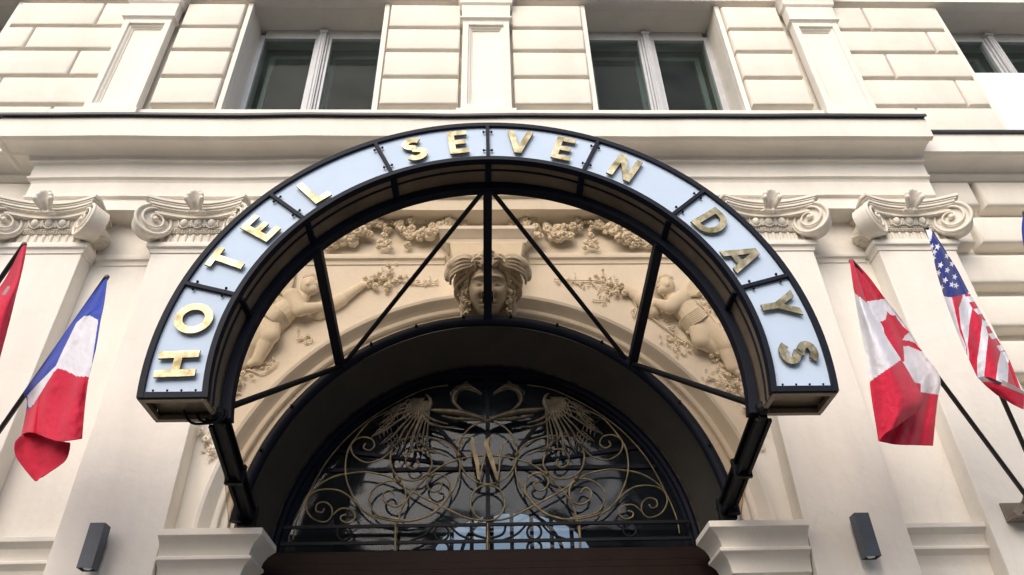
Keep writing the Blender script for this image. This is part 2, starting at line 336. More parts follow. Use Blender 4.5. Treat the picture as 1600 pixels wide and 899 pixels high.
# --- mask on the keystone: face, hair, winged cap
def mask():
    o_ = U(762, 446, -.34); T_ = Matrix.Translation(Vector((o_.x+.004, -.27, o_.z+.005)))@Matrix.Rotation(math.radians(30), 4, 'X')@Matrix.Scale(1.14, 4)
    def gs(x, z, cx, cz, sx, sz, a=0):
        dx, dz = x-cx, z-cz
        if a: dx, dz = dx*math.cos(a)+dz*math.sin(a), -dx*math.sin(a)+dz*math.cos(a)
        return math.exp(-(dx/sx)**2-(dz/sz)**2)
    def h(x, z):
        ax = abs(x); wd = .182*(1-.30*max(0, -z/.27)**1.6)
        b = max(0, 1-(x/wd)**2-(z/.275)**2)**.42*.17
        b += .020*gs(ax, z, .078, .088, .050, .014, -.16)            # brow
        b -= .050*gs(ax, z, .074, .038, .040, .030)                  # socket
        b += .050*gs(ax, z, .074, .036, .027, .016)                  # eyeball
        b += .016*gs(ax, z, .072, .056, .038, .006, -.15)+.010*gs(ax, z, .072, .020, .034, .005)   # lids
        b += .055*gs(x, z, 0, .03, .017, .06)+.060*gs(x, z, 0, -.035, .024, .035)+.022*gs(ax, z, .026, -.052, .014, .014)  # nose
        b += .016*gs(ax, z, .10, -.045, .045, .05)                   # cheek
        b -= .014*gs(ax, z, .055, -.075, .012, .03)
        b += .022*gs(x, z, 0, -.112, .046, .012)+.022*gs(x, z, 0, -.146, .038, .012)
        b -= .045*gs(x, z, 0, -.129, .048, .007)                     # mouth line
        b -= .012*gs(x, z, 0, -.172, .04, .012); b += .026*gs(x, z, 0, -.205, .042, .03)
        return b
    f = MB(); nx, nz = 70, 90
    f.v = [(-.19+.38*i/nx, -h(-.19+.38*i/nx, -.285+.57*j/nz), -.285+.57*j/nz) for j in range(nz+1) for i in range(nx+1)]
    f.f = [(j*(nx+1)+i, j*(nx+1)+i+1, (j+1)*(nx+1)+i+1, (j+1)*(nx+1)+i) for j in range(nz) for i in range(nx)]
    f.build('mask_face', M['relief'], K, smooth=True, ang=0, M4=T_)
    bk_ = MB(); bk_.ball((0, .08, .05), (.235, .09, .25), None, 24, 16); bk_.build('mask_back', M['relief'], K, smooth=True, M4=T_)
    hr = MB(); rnd = random.Random(3)
    def lock(pts, r0, r1): c = catmull(pts, 4); n = len(c); hr.tube(c, [r0+(r1-r0)*i/(n-1) for i in range(n)], 7)
    for s_ in (-1, 1):
        for k in range(15):                     # wavy locks swept from the parting round the temples
            t = k/14; a0 = math.radians(92-12*t); 
            pts = []
            for q in range(7):
                u = q/6; a = math.radians(88-(35+95*t)*u-8*t); rx = .165+.05*math.sin(u*8+k*1.7)+.055*t+.02*u; rz = .215+.035*math.sin(u*8+k*2.1)+.05*t
                pts.append((s_*rx*math.cos(a), -.10+.10*t*u-.05*math.sin(PI*u)+.012*math.sin(u*9+k), rz*math.sin(a)+.01))
            lock(pts, .021, .012)
        for k in range(13):                     # side curls
            z = .10-.028*k; x = .178+.018*(k % 2)-.004*max(0, k-6)
            c = Vector((s_*x, -.03-.012*(k % 3), z)); ph = rnd.random()*6
            hr.tube([c+Vector((.027*math.cos(q+ph)*(1-q/9)*s_, -.022-.006*q, .027*math.sin(q+ph)*(1-q/9))) for q in [i*.6 for i in range(13)]], .0125, 6)
        for k in range(7):
            z = .02-.04*k; lock([(s_*.17, -.02, z+.05), (s_*(.215+.01*(k % 2)), -.05, z+.03), (s_*.205, -.07, z-.01), (s_*(.235-.006*k), -.04, z-.045)], .02, .009)
    for k in range(7): lock([(.04*math.sin(k*2.4), -.09, .21+.012*k), (.03*math.cos(k*2), -.15, .235+.010*k), (-.04*math.sin(k*2.4), -.12, .27+.006*k)], .02, .012)
    hr.build('mask_hair', M['relief'], K, smooth=True, ang=60, M4=T_)
    for s_ in (-1, 1):
        wg = MB()
        wg.ball((s_*.235, -.10, .215), (.115, .05, .062), Matrix.Rotation(s_*.45, 3, 'Y'), 20, 14)
        wg.ball((s_*.315, -.07, .135), (.045, .045, .085), Matrix.Rotation(-s_*.25, 3, 'Y'), 16, 12)
        for k in range(4): wg.tube(catmull([(s_*.14, -.14, .235-.022*k), (s_*.22, -.155, .235-.03*k), (s_*.30, -.12, .19-.032*k), (s_*(.345-.012*k), -.08, .12-.03*k)], 4), .012, 6)
        o = wg.build('mask_cap_wing', M['relief'], K, M4=T_); melt(o, .007, 1)
mask()

# --- spandrel reliefs : winged children, flowers, leaves
def flower(mb, c, r, rnd, petals=5):
    c = Vector(c); a0 = rnd.random()*6
    tilt = Matrix.Rotation(rnd.uniform(-.5, .5), 3, 'X')@Matrix.Rotation(rnd.uniform(-.5, .5), 3, 'Z')
    for k in range(petals):
        a = a0+k*2*PI/petals; d = tilt@Vector((math.cos(a), -.15, math.sin(a)))
        q = Matrix.Rotation(-a, 3, 'Y')
        mb.ball(c+d*r*.58, (r*.36, r*.5, r*.52), q, 8, 6)
    mb.ball(c+Vector((0, -r*.45, 0)), (r*.42, r*.42, r*.42), None, 8, 6)
    mb.ball(c+Vector((r*.1, -r*.85, r*.05)), (r*.17, r*.15, r*.17), None, 6, 4)
def leaf(mb, c, l, ang, rnd):
    q = Matrix.Rotation(-ang, 3, 'Y')@Matrix.Rotation(rnd.uniform(-.5, .5), 3, 'X')
    mb.ball(c, (l, l*.28, l*.36), q, 7, 5)
def W(p, y): v = U(p[0], p[1], 0); return Vector((v.x, y, v.z))
def figure(name, s, pts, label):
    """pts: dict of joints in photo coordinates and stand-off; relief figure of one continuous surface"""
    g = empty_part(name, B, label); f = MB()
    J = {k: W(v[:2], -v[2]) for k, v in pts.items()}
    P = .0063
    def c(a, ra, b, rb): f.cap(J[a], ra*P, J[b], rb*P, 14)
    c('chest', 20, 'belly', 20); c('belly', 20, 'hip', 20); c('neck', 11, 'chest', 15)
    c('sh1', 13.5, 'el1', 12); c('el1', 11.5, 'ha1', 7.5); c('sh2', 13, 'el2', 12); c('el2', 10.5, 'ha2', 6.5)
    f.ball(J['ha1'], (.05, .035, .04)); f.ball(J['ha2'], (.05, .035, .04))
    for h in ('ha1', 'ha2'):
        e = 'el1' if h == 'ha1' else 'el2'; d = (J[h]-J[e]).normalized(); n = Vector((-d.z, 0, d.x))
        for k in range(4): f.cap(J[h]+n*.016*(k-1.5), .011, J[h]+d*(.06-.006*abs(k-1.5))+n*.022*(k-1.5), .008, 7)
        f.cap(J[h]+n*.03, .011, J[h]+d*.03+n*.055, .009, 7)
    c('hip1', 18, 'kn1', 15); c('kn1', 13, 'an1', 9); c('hip2', 17, 'kn2', 14); c('kn2', 13, 'an2', 9)
    c('an1', 7, 'to1', 5); c('an2', 7, 'to2', 5)
    hd = J['head']; f.ball(hd, (.10, .10, .115), n=20, m=14)
    fd = (J['face']-hd); fd.y = 0; fd.normalize(); up = Vector((-fd.z, 0, fd.x))*(1 if -fd.z*0+fd.x > 0 else -1)
    f.ball(hd+fd*.05-up*.045+Vector((0, -.03, 0)), (.06, .06, .055)); f.ball(hd+fd*.105-up*.01+Vector((0, -.035, 0)), (.02, .02, .018))
    f.ball(hd+fd*.085-up*.07+Vector((0, -.03, 0)), (.025, .025, .02)); f.ball(hd+fd*.09+up*.035+Vector((0, -.03, 0)), (.025, .05, .016)); f.ball(hd-fd*.0-up*.02+Vector((0, -.10, 0)), (.022, .015, .03))
    f.ball(hd+fd*.085-up*.045+Vector((0, -.03, 0)), (.02, .035, .010))
    o = f.build('child_body', M['relief'], g); melt(o, .008, 4)
    h = MB(); rnd = random.Random(hash(s) % 99+5)
    for k in range(80):
        a = rnd.uniform(.15, 1)*PI; b = rnd.uniform(-.9, .9); v = (-fd*math.sin(b)*.2+up*math.sin(a)+(-fd)*math.cos(a)*.9+Vector((0, -abs(b)*.8, 0))).normalized()
        cc = hd+v*.112; ph = rnd.random()*6
        h.tube([cc+Vector((.02*math.cos(ph+q), -.004*q, .02*math.sin(ph+q)))*(1-q/8) for q in [i*.7 for i in range(8)]], .0115, 5)
    h.build('child_hair', M['relief'], g, smooth=True, ang=60)
    wgs = MB()
    for k in range(8):
        t = k/7; a = J['wing0'].lerp(J['wing1'], t*.5); b = J['wing2'].lerp(J['wing1'], t)
        wgs.cap(a, .018, a.lerp(b, .5)+Vector((0, -.02, 0)), .022); wgs.cap(a.lerp(b, .5)+Vector((0, -.02, 0)), .022, b, .010)
    o = wgs.build('child_wing', M['relief'], g); melt(o, .008, 2)
    d = MB()                     # drapery round the hips
    for k in range(7):
        t = k/6; a = J['belly'].lerp(J['hip'], t*.9); n = Vector((J['hip']-J['belly'])); n = Vector((-n.z, 0, n.x)).normalized()
        d.tube(catmull([a+n*.13+Vector((0, .03, 0)), a+n*.07+Vector((0, -.135, .0)), a-n*.02+Vector((.01, -.165, -.012)), a-n*.10+Vector((0, -.115, 0)), a-n*.15+Vector((0, .02, 0))], 4), .013, 6)
    q0 = J['hip']; 
    for k in range(3): d.tube(catmull([q0+Vector((0, -.10, -.05*k)), q0+Vector((s*.09, -.06, -.09-.03*k)), q0+Vector((s*.14, -.03, -.05-.07*k))], 5), .016, 6)
    d.build('child_drapery', M['relief'], g, smooth=True, ang=60)
    g.scale = (1, .7, 1)
    return g
figure('relief_child', -1, dict(head=(487, 453, .10), face=(520, 462, .1), neck=(474, 470, .06), chest=(462, 480, .06), belly=(440, 497, .07), hip=(424, 510, .06), sh1=(459, 471, .13), el1=(472, 494, .15), ha1=(502, 487, .12),
    sh2=(500, 490, .03), el2=(533, 472, .05), ha2=(566, 450, .06), hip1=(424, 516, .10), kn1=(426, 533, .14), an1=(405, 566, .06), to1=(392, 572, .05), hip2=(408, 516, .05), kn2=(392, 543, .07), an2=(378, 574, .04), to2=(370, 586, .04),
    wing0=(452, 468, .04), wing1=(430, 452, .02), wing2=(462, 425, .04)), 'plump winged child in relief reaching right with a spray of flowers')
figure('relief_child', 1, dict(head=(1037, 454, .10), face=(1004, 462, .1), neck=(1046, 468, .06), chest=(1062, 480, .06), belly=(1078, 498, .07), hip=(1092, 512, .06), sh1=(1063, 474, .13), el1=(1043, 490, .15), ha1=(1024, 481, .12),
    sh2=(1018, 488, .03), el2=(1000, 470, .05), ha2=(972, 451, .06), hip1=(1098, 516, .09), kn1=(1129, 545, .10), an1=(1141, 578, .07), to1=(1150, 586, .06), hip2=(1090, 520, .10), kn2=(1092, 541, .13), an2=(1120, 552, .04), to2=(1128, 560, .03),
    wing0=(1068, 466, .04), wing1=(1098, 462, .02), wing2=(1082, 430, .04)), 'plump winged child in relief stretched leftward with feet down the arch')
def sprays(name, flowers, leaves, stems, seed, m=None):
    rnd = random.Random(seed); mb = MB()
    for x, y, r in flowers: flower(mb, W((x, y), -.035-r*.002), r*.0063, rnd)
    for x, y, l, a in leaves: leaf(mb, W((x, y), -.02), l*.0063, a, rnd)
    for st in stems: mb.tube(catmull([W(p, -.02) for p in st], 5), .008, 6)
    return mb.build(name, M['relief'], B, smooth=True, ang=60)
rl = random.Random(11)
def scatter(x0, y0, x1, y1, n, sp, lr=(2.5, 4.5)):
    out = []
    for i in range(n):
        t = rl.random(); out.append((x0+(x1-x0)*t+rl.gauss(0, sp), y0+(y1-y0)*t+rl.gauss(0, sp), rl.uniform(*lr), rl.uniform(0, PI)))
    return out
sprays('flower_spray', [(580, 446, 7), (586, 438, 6), (588, 452, 6), (572, 440, 5), (600, 440, 7), (610, 431, 6), (606, 450, 7), (594, 433, 5), (617, 443, 5), (608, 419, 4), (613, 425, 3), (626, 436, 4), (604, 457, 4), (640, 441, 3)],
       scatter(578, 436, 684, 444, 46, 4)+scatter(604, 415, 612, 455, 18, 6), [[(590, 445), (620, 440), (655, 446), (685, 444)], [(600, 440), (606, 428), (611, 417)], [(578, 434), (590, 441)]], 1)
sprays('flower_spray', [(967, 452, 8), (962, 462, 6), (953, 447, 5), (975, 462, 6), (941, 437, 4), (930, 436, 4), (948, 456, 4), (921, 439, 3), (941, 426, 3)],
       scatter(978, 455, 862, 437, 46, 5)+scatter(935, 470, 960, 430, 20, 6), [[(975, 455), (940, 442), (900, 440), (865, 438)], [(960, 450), (945, 470), (925, 470)], [(950, 445), (942, 428)]], 2)
sprays('leaf_scroll', [(371, 600, 9), (382, 588, 5), (361, 588, 5), (395, 591, 4), (377, 575, 5), (366, 614, 5), (352, 640, 4), (358, 625, 4)],
       scatter(372, 578, 435, 570, 28, 5)+scatter(372, 600, 352, 640, 26, 6), [[(360, 600), (385, 580), (410, 586), (432, 572)], [(352, 640), (358, 622), (366, 606)]], 3)
sprays('leaf_sprig', [(416, 540, 4), (418, 519, 5)], scatter(400, 500, 380, 545, 16, 5), [[(418, 519), (412, 530), (416, 541)], [(400, 500), (392, 520), (382, 545)]], 4)
sprays('leaf_sprig', [], scatter(466, 527, 486, 534, 7, 5), [[(466, 522), (470, 532), (464, 533), (475, 531), (482, 524), (488, 534), (480, 536)]], 5)
sprays('leaf_sprig', [(430, 470, 4), (420, 487, 4)], scatter(415, 470, 440, 480, 34, 7), [[(415, 480), (435, 478), (445, 470)], [(418, 462), (428, 474), (440, 484)]], 6)

sprays('leaf_scroll', [(325, 690, 6), (333, 706, 6), (318, 677, 5)], scatter(320, 680, 338, 712, 22, 6), [[(330, 672), (322, 690), (336, 705), (326, 722)]], 7)
sprays('leaf_scroll', [(1128, 500, 4), (1103, 508, 5), (1128, 536, 4)], scatter(1080, 470, 1130, 520, 34, 9)+scatter(1130, 500, 1158, 560, 30, 6), [[(1085, 470), (1105, 490), (1125, 515)], [(1130, 520), (1145, 545), (1150, 560)]], 8)
sprays('leaf_scroll', [(1051, 515, 4), (1074, 524, 4)], scatter(1035, 530, 1075, 545, 40, 7)+scatter(1020, 480, 1045, 510, 16, 6), [[(1020, 500), (1040, 515), (1060, 530), (1078, 540)]], 9)
sprays('leaf_scroll', [(1155, 578, 5), (1166, 583, 5), (1119, 556, 5), (1150, 604, 6), (1136, 614, 5), (1122, 605, 4), (1110, 560, 4), (1136, 590, 5), (1160, 620, 5), (1163, 640, 5)],
       scatter(1120, 560, 1160, 620, 60, 9)+scatter(1100, 590, 1140, 610, 20, 6), [[(1105, 590), (1130, 600), (1155, 610), (1170, 640)]], 10)
sprays('leaf_sprig', [(1090, 462, 4), (1108, 478, 4), (1118, 490, 4)], scatter(1080, 452, 1128, 492, 44, 7), [[(1078, 450), (1100, 462), (1124, 490)]], 17)
sprays('leaf_sprig', [], scatter(986, 470, 995, 498, 8, 4), [[(988, 470), (994, 484), (990, 498)]], 11)
sprays('leaf_scroll', [(1190, 670, 6), (1184, 688, 6)], scatter(1178, 660, 1192, 700, 24, 6), [[(1185, 655), (1178, 672), (1190, 690)]], 12)
# --- garlands in the frieze above the string moulding
def garland(name, cx, sx, seed):
    rnd = random.Random(seed); mb = MB()
    def px(dx, y): return (cx+sx*dx, y)
    def run(pts, r0, r1, n, sp):
        cps = catmull([Vector((*px(*p), 0)) for p in pts], 10)
        for i in range(n):
            t = (i+rnd.random())/n; k = t*(len(cps)-1); p = cps[int(k)]
            rad = r0+(r1-r0)*math.sin(PI*t); x = p.x+rnd.gauss(0, sp*(.4+math.sin(PI*t))); y = p.y+rnd.gauss(0, sp*(.4+math.sin(PI*t)))
            r = rad*rnd.uniform(.75, 1.2)
            v = W((x, y), -.05-.07*math.sin(PI*t)*rnd.random()); 
            if rnd.random() < .65: flower(mb, v, r*.0062, rnd, rnd.choice((4, 5, 5, 6)))
            else: flower(mb, v, r*.005, rnd, 4)
    run([(4, 348), (24, 364), (56, 374), (84, 363), (98, 352), (122, 340)], 4, 9.5, 64, 5)         # towards the centre
    run([(-4, 348), (-20, 358), (-50, 374), (-78, 384), (-100, 390)], 4, 9.5, 56, 5)
    run([(0, 348), (-2, 362), (-4, 372)], 3.5, 4, 12, 1.5)
    for dx, y, r in ((-4, 377, 7), (-10, 388, 7), (2, 388, 7), (-4, 392, 7), (-13, 395, 5), (6, 396, 5)): flower(mb, W(px(dx, y), -.09), r*.0063, rnd)
    for dx, y, r in ((121, 352, 4), (120, 358, 5), (118, 364, 5), (123, 369, 4), (116, 370, 4)): flower(mb, W(px(dx, y), -.05), r*.0063, rnd)
    flower(mb, W(px(0, 337), -.10), .068, rnd, 7); mb.ball(W(px(0, 337), -.15), .02)
    o = mb.build('garland', M['relief'], B, smooth=True, ang=60)
    rb = MB()                # fluttering ribbon
    for base in ([(6, 335), (18, 326), (34, 328), (42, 338), (36, 346)], [(60, 352), (70, 342), (84, 340), (92, 334)], [(-6, 336), (-16, 332), (-26, 336), (-38, 334)]):
        c = catmull([W(px(*p), -.03) for p in base], 6)
        rb.add([(p.x, -.035-.02*math.sin(i*.5), p.z+.028) for i, p in enumerate(c)]+[(p.x, -.03-.02*math.sin(i*.5+1.2), p.z-.028) for i, p in enumerate(c)], [(i, i+1, len(c)+i+1, len(c)+i) for i in range(len(c)-1)])
    r_ = rb.build('ribbon', M['relief'], o, smooth=True); sm = r_.modifiers.new('thick', 'SOLIDIFY'); sm.thickness = .012
garland('garland', 606, 1, 21); garland('garland', 918, -1, 22)

# --- entablature and cornice
ent = [(-.3, 6.26), (.35, 6.26), (.355, 6.22), (.35, 5.97), (.30, 5.955), (.28, 5.985), (.20, 5.99), (.13, 5.975), (.09, 5.945), (.075, 5.915), (.075, 5.885), (.045, 5.88), (.03, 5.865), (.03, 5.705), (.045, 5.695), (.045, 5.675), (.015, 5.66), (.0, 5.63),
       (.0, 5.455), (.012, 5.448), (.012, 5.432), (-.025, 5.42), (-.025, 5.27), (-.3, 5.27)]
def wob(o, amp=.006):
    for v in o.data.vertices: v.co.z += amp*pnoise(Vector((v.co.x*.9, 3.1, 0)))*2; v.co.y += amp*pnoise(Vector((v.co.x*1.3, 9.1, 2)))*1.5
xs = [4.80-9.55*i/40 for i in range(41)][::-1]
cn = MB().sweep([(-4.75, .02)]+[(x, -.25) for x in xs], ent).build('cornice', M['stucco'], B, smooth=True, ang=25); wob(cn)
fl = MB().sweep([(-4.75, .02)]+[(x, -.25) for x in xs], [(-.28, 6.33), (-.1, 6.30), (.37, 6.285), (.40, 6.275), (.40, 6.245), (.385, 6.243), (.38, 6.263), (-.28, 6.27)]).build('cornice_flashing', M['flash'], cn, smooth=True, ang=25); wob(fl)
# side bays (set back): cornice and deep-grooved wall
nb = [(-.2, 6.27), (.34, 6.27), (.34, 5.985), (.30, 5.965), (.27, 5.99), (.15, 5.98), (.08, 5.95), (.06, 5.93), (.06, 5.90), (.03, 5.88), (.0, 5.86), (-.2, 5.86)]
YN = -.03
for x0, x1 in ((4.803, 9.0), (-9.0, -4.803)):
    c2 = MB().sweep([(x0, YN), (x1, YN)], nb).build('side_cornice', M['stucco'], B, smooth=True, ang=25)
    MB().sweep([(x0, YN), (x1, YN)], [(-.2, 6.33), (.36, 6.30), (.38, 6.29), (.38, 6.265), (.36, 6.262), (-.2, 6.275)]).build('cornice_flashing', M['flash'], c2, smooth=True)
top = 5.87; pitch = .528
for side in (-1, 1):
    sw = MB()
    a, b = (4.70, 9.0) if side > 0 else (-9.0, -4.70)
    sw.box(a, b, .14, .3, -1.5, top+.4)
    z = top; r = 0
    joints = {0: [5.46, 7.0], 1: [5.20, 6.4], 2: [], 3: [], 4: [5.6], 5: [6.1]}
    while z > 0:
        js = [a]+[j if side > 0 else -j for j in sorted(joints.get(r % 6, []), key=lambda q: q*side)]+[b]
        js = sorted(js)
        for p, q in zip(js, js[1:]): sw.block(p+.03, q-.03, .14, YN-.01, z-pitch+.15, z-.01, .045, .05)
        z -= pitch; r += 1
    sw.build('grooved_wall', M['stucco2'], B, smooth=True, ang=50)

# --- ionic capitals
def capital(cx):
    g = empty_part('capital', B); hw = .4; Y0 = -.2
    a = MB()                                         # abacus with concave sides
    def ab(z0, z1, w, bow, yb=.0, front=-.43):
        N = 16; fr = []
        for i in range(N+1):
            t = -1+2*i/N; fr.append((cx+w*t, front+bow*(1-t*t)))
        ring = [(cx-w-.0+.02, yb)]+[(cx-w-.03, front+.06)]+fr+[(cx+w+.03, front+.06)]+[(cx+w-.02, yb)]
        n = len(ring); a.add([(x, y, z0) for x, y in ring]+[(x, y, z1) for x, y in ring], [tuple(range(n)), tuple(range(n, 2*n))[::-1]]+[(k, (k+1) % n, n+(k+1) % n, n+k) for k in range(n-1)])
    ab(5.235, 5.268, .485, .115, front=-.47); ab(5.215, 5.235, .465, .11, front=-.45); ab(5.185, 5.215, .45, .105, front=-.435); ab(5.165, 5.185, .435, .10, front=-.415)
    a.build('abacus', M['ornament'], g, smooth=True, ang=30, bevel=.004)
    bd = MB()
    bd.box(cx-hw, cx+hw, Y0-.005, 0, 4.83, 4.965)                # neck core
    nf = 10
    for k in range(nf):
        x = cx-hw+.02+(2*hw-.04)*(k+.5)/nf
        bd.tube([(x, Y0-.004, 4.832), (x, Y0-.004, 4.94)], .021, 8); bd.ball((x, Y0-.004, 4.94), .021, None, 8, 6)
    for k in range(5):
        for s_ in (-1, 1): bd.tube([(cx+s_*(hw+.001), Y0+.03+.035*k, 4.832), (cx+s_*(hw+.001), Y0+.03+.035*k, 4.945)], .0135, 8)
    bd.build('fluted_neck', M['ornament'], g, smooth=True, ang=50)
    be = MB()
    for k in range(26): be.ball((cx-.33+.66*k/25, Y0-.035, 4.977), (.011, .013, .011), None, 7, 5)
    be.box(cx-.40, cx+.40, Y0-.03, 0, 4.962, 4.992).box(cx-.40, cx+.40, Y0-.045, 0, 4.994, 5.003)
    be.build('bead_moulding', M['ornament'], g, smooth=True, ang=40)
    eg = MB(); eg.sweep([(cx-.42, Y0), (cx+.42, Y0)], [(-.2, 5.15), (.07, 5.15), (.07, 5.09), (.055, 5.04), (.03, 5.006), (-.2, 5.006)])
    for k in range(3):
        x = cx+(-1+k)*.135
        eg.ball((x, Y0-.065, 5.055), (.038, .04, .048), None, 12, 8)
        eg.tube([(x+.055*math.cos(q), Y0-.07-.012*math.sin(q), 5.06+.058*math.sin(q)) for q in [PI*i/8+PI for i in range(9)]], .009, 6)
        for s_ in (-1, 1): eg.cap((x+s_*.0625, Y0-.075, 5.08), .01, (x+s_*.0625, Y0-.06, 5.015), .006, 6)
    eg.box(cx-.42, cx+.42, Y0-.085, 0, 5.098, 5.112)
    eg.build('egg_and_dart', M['ornament'], g, smooth=True, ang=50)
    # canalis band sagging between the volutes
    cb = MB(); N = 18; rows = [(0, 5.13), (.5, 5.115), (1, 5.10)]; vs = []
    for i in range(N+1):
        t = -1+2*i/N; x = cx+.40*t; y = -.375+.09*(1-t*t); vs += [(x, y, 5.175), (x, y-.012, 5.165), (x, y+.01, 5.155), (x, y+.012, 5.125), (x, y-.01, 5.118), (x, y-.008, 5.10), (x, 0, 5.10)]
    cb.add(vs, [(i*7+k, i*7+k+1, i*7+8+k, i*7+7+k) for i in range(N) for k in range(6)]); cb.build('volute_band', M['ornament'], g, smooth=True, ang=60)
    # corner volutes, splayed outwards (front pair and the side ones behind them)
    for s_ in (-1, 1):
        for side in (0, 1):
            ang = math.radians(38)
            # local frame: e1 along volute plane outward, n outward normal of the face
            if side == 0: e1 = Vector((s_*math.cos(ang), -math.sin(ang), 0)); n = Vector((-s_*math.sin(ang), -math.cos(ang), 0)); c0 = Vector((cx+s_*.395, -.345, 5.025))
            else: e1 = Vector((s_*math.sin(ang)*.9, -math.cos(ang), 0)).normalized(); n = Vector((s_*math.cos(ang), math.sin(ang)*.9, 0)).normalized(); c0 = Vector((cx+s_*.455, -.25, 5.03))
            v = MB(); R = .192 if side == 0 else .165; tk = .075
            def pt(r, a, d): return c0+e1*(r*math.cos(a))+Vector((0, 0, 1))*(r*math.sin(a))+n*d
            NN = 40
            prof = [(0, .0), (R*.80, .0), (R*.84, .012), (R*.90, .022), (R*.97, .018), (R, .0), (R*.96, -tk*.5), (R*.93, -tk), (R*.88, -tk*2.0), (0, -tk*2.0)]
            if side == 1: prof = [(r, max(d, -tk*1.1)) for r, d in prof]
            vs = [pt(r, 2*PI*i/NN, d) for i in range(NN) for r, d in prof]; P = len(prof)
            v.add(vs, [(i*P+k, i*P+k+1, ((i+1) % NN)*P+k+1, ((i+1) % NN)*P+k) for i in range(NN) for k in range(P-1)])
            turns = 2.3; sp = []; rr = []
            for i in range(90):
                t = i/89; a = PI/2-(-1 if side else 1)*0-t*turns*2*PI; r = R*.93*(1-t)**.85+R*.14
                sp.append(pt(min(r, R*.94), a, .012+.02*t)); rr.append(.017*(1-.45*t))
            v.tube(sp, rr, 8); v.ball(pt(0, 0, .028), .027, None, 12, 8)
            v.build('volute', M['ornament'], g, smooth=True, ang=50)
        bl = MB()                                    # scroll body sweeping back between the two faces
        for k in range(7): t = k/6; bl.tube([(cx+s_*.38, -.02-.03*k, 4.905), (cx+s_*.48, -.02-.03*k, 4.96)], .018, 6)
        bl.cap((cx+s_*.37, -.02, 5.035), .135, (cx+s_*.385, -.19, 5.035), .125, 20)
        for k in range(8): flower(bl, (cx+s_*.52, -.05-.025*k, 5.02-.016*k), .022, random.Random(k))
        bl.build('scroll_side', M['ornament'], g, smooth=True, ang=60)
    sh = MB()                                        # shell in the middle of the abacus
    yb = -.355; zb = 5.12
    for k in range(7):
        a = math.radians(24+22*k); L = .105+.025*math.sin(a)
        e = Vector((cx+L*math.cos(a)*.72, yb-.135, zb+L*math.sin(a)*1.15+.012)); st = Vector((cx+.03*math.cos(a), yb+.02, zb))
        mid = st.lerp(e, .55)+Vector((0, -.015, 0)); sh.cap(st, .012, mid, .024); sh.cap(mid, .024, e, .027)
    for k in range(4): sh.ball((cx-.075+.05*k, yb-.015, zb-.012), (.028, .028, .02))
    o = sh.build('shell_ornament', M['ornament'], g); melt(o, .008, 1)
    return g
for x0, x1 in SH: capital((x0+x1)/2)

# ================================================================== UPPER STOREY
# window openings between jamb X ranges; wall face at Y=0, grooves .05 deep
WO = [(-3.165, -1.38), (1.36, 3.165), (6.30, 8.2), (-8.2, -6.30)]
ZS, ZH = 6.3, 9.28
uw = MB(); edges = [-9.0]+sorted([x for w2 in WO for x in w2])+[9.0]
GY = .075
for a, b in zip(edges[0::2], edges[1::2]): uw.box(a, b, GY, .75, ZS, ZH)
uw.box(-9, 9, GY-.004, .75, ZH, 12)
uw.build('upper_wall', M['stucco2'], B)
rows = [(8.655, 9.20), (8.165, 8.655), (7.635, 8.165), (7.10, 7.635), (6.56, 7.10)]
def upx(p): return U(p[0], p[1], 0).x
segs = [(-5.78, -4.78), (-4.02, -3.235), (-1.30, -.33), (.33, 1.30), (3.235, 4.02), (4.78, 5.78)]
jr = {0: [U(1353, 35).x], 1: [U(1452, 68).x], 2: [U(1390, 108).x], 3: [U(1500, 150).x], 4: [U(1432, 180).x]}
jl = {0: [U(157, 30).x], 1: [U(46, 67).x], 2: [U(116, 105).x], 3: [U(1, 135).x], 4: [U(82, 178).x]}
for si, sg in enumerate(segs):
    bk = MB()
    for r_i, (z0, z1) in enumerate(rows):
        a, b = sg
        if si in (0, 5):
            if si == 5: a, b = 4.70, 6.22
            else: a, b = -6.22, -4.70
            js = [j for j in (jr if si == 5 else jl)[r_i] if a+.06 < j < b-.06]
            if r_i == 4 and si == 5: a = 4.2
            if r_i == 4 and si == 0: b = -4.2
        else: js = []
        if r_i == 4 and si not in (0, 5): continue
        ee = [a]+js+[b]
        for p, q in zip(ee, ee[1:]): bk.block(p+.012, q-.012, GY, -.055, z0+.048, z1-.008, .030, .034)
    bk.build('rusticated_blocks', M['stucco2'], B, smooth=True, ang=50)
sill = MB().box(-5.8, 5.8, -.045, .2, 6.9, 7.045) ; sill.build('plinth_course', ST, B, bevel=.006)
# jamb strips at the windows
for a, b in WO:
    for p in (a-.065, b): MB().box(p, p+.065, -.006, GY-.002, ZS, ZH-.002).build('jamb_strip', M['stucco'], B, bevel=.005)
# band over the windows
band = [(-.1, 9.9), (.16, 9.9), (.15, 9.50), (.10, 9.42), (.085, 9.36), (.085, 9.285), (-.1, 9.285)]
MB().sweep([(-9, 0), (9, 0)], band).build('head_band', M['stucco'], B, smooth=True, ang=25)
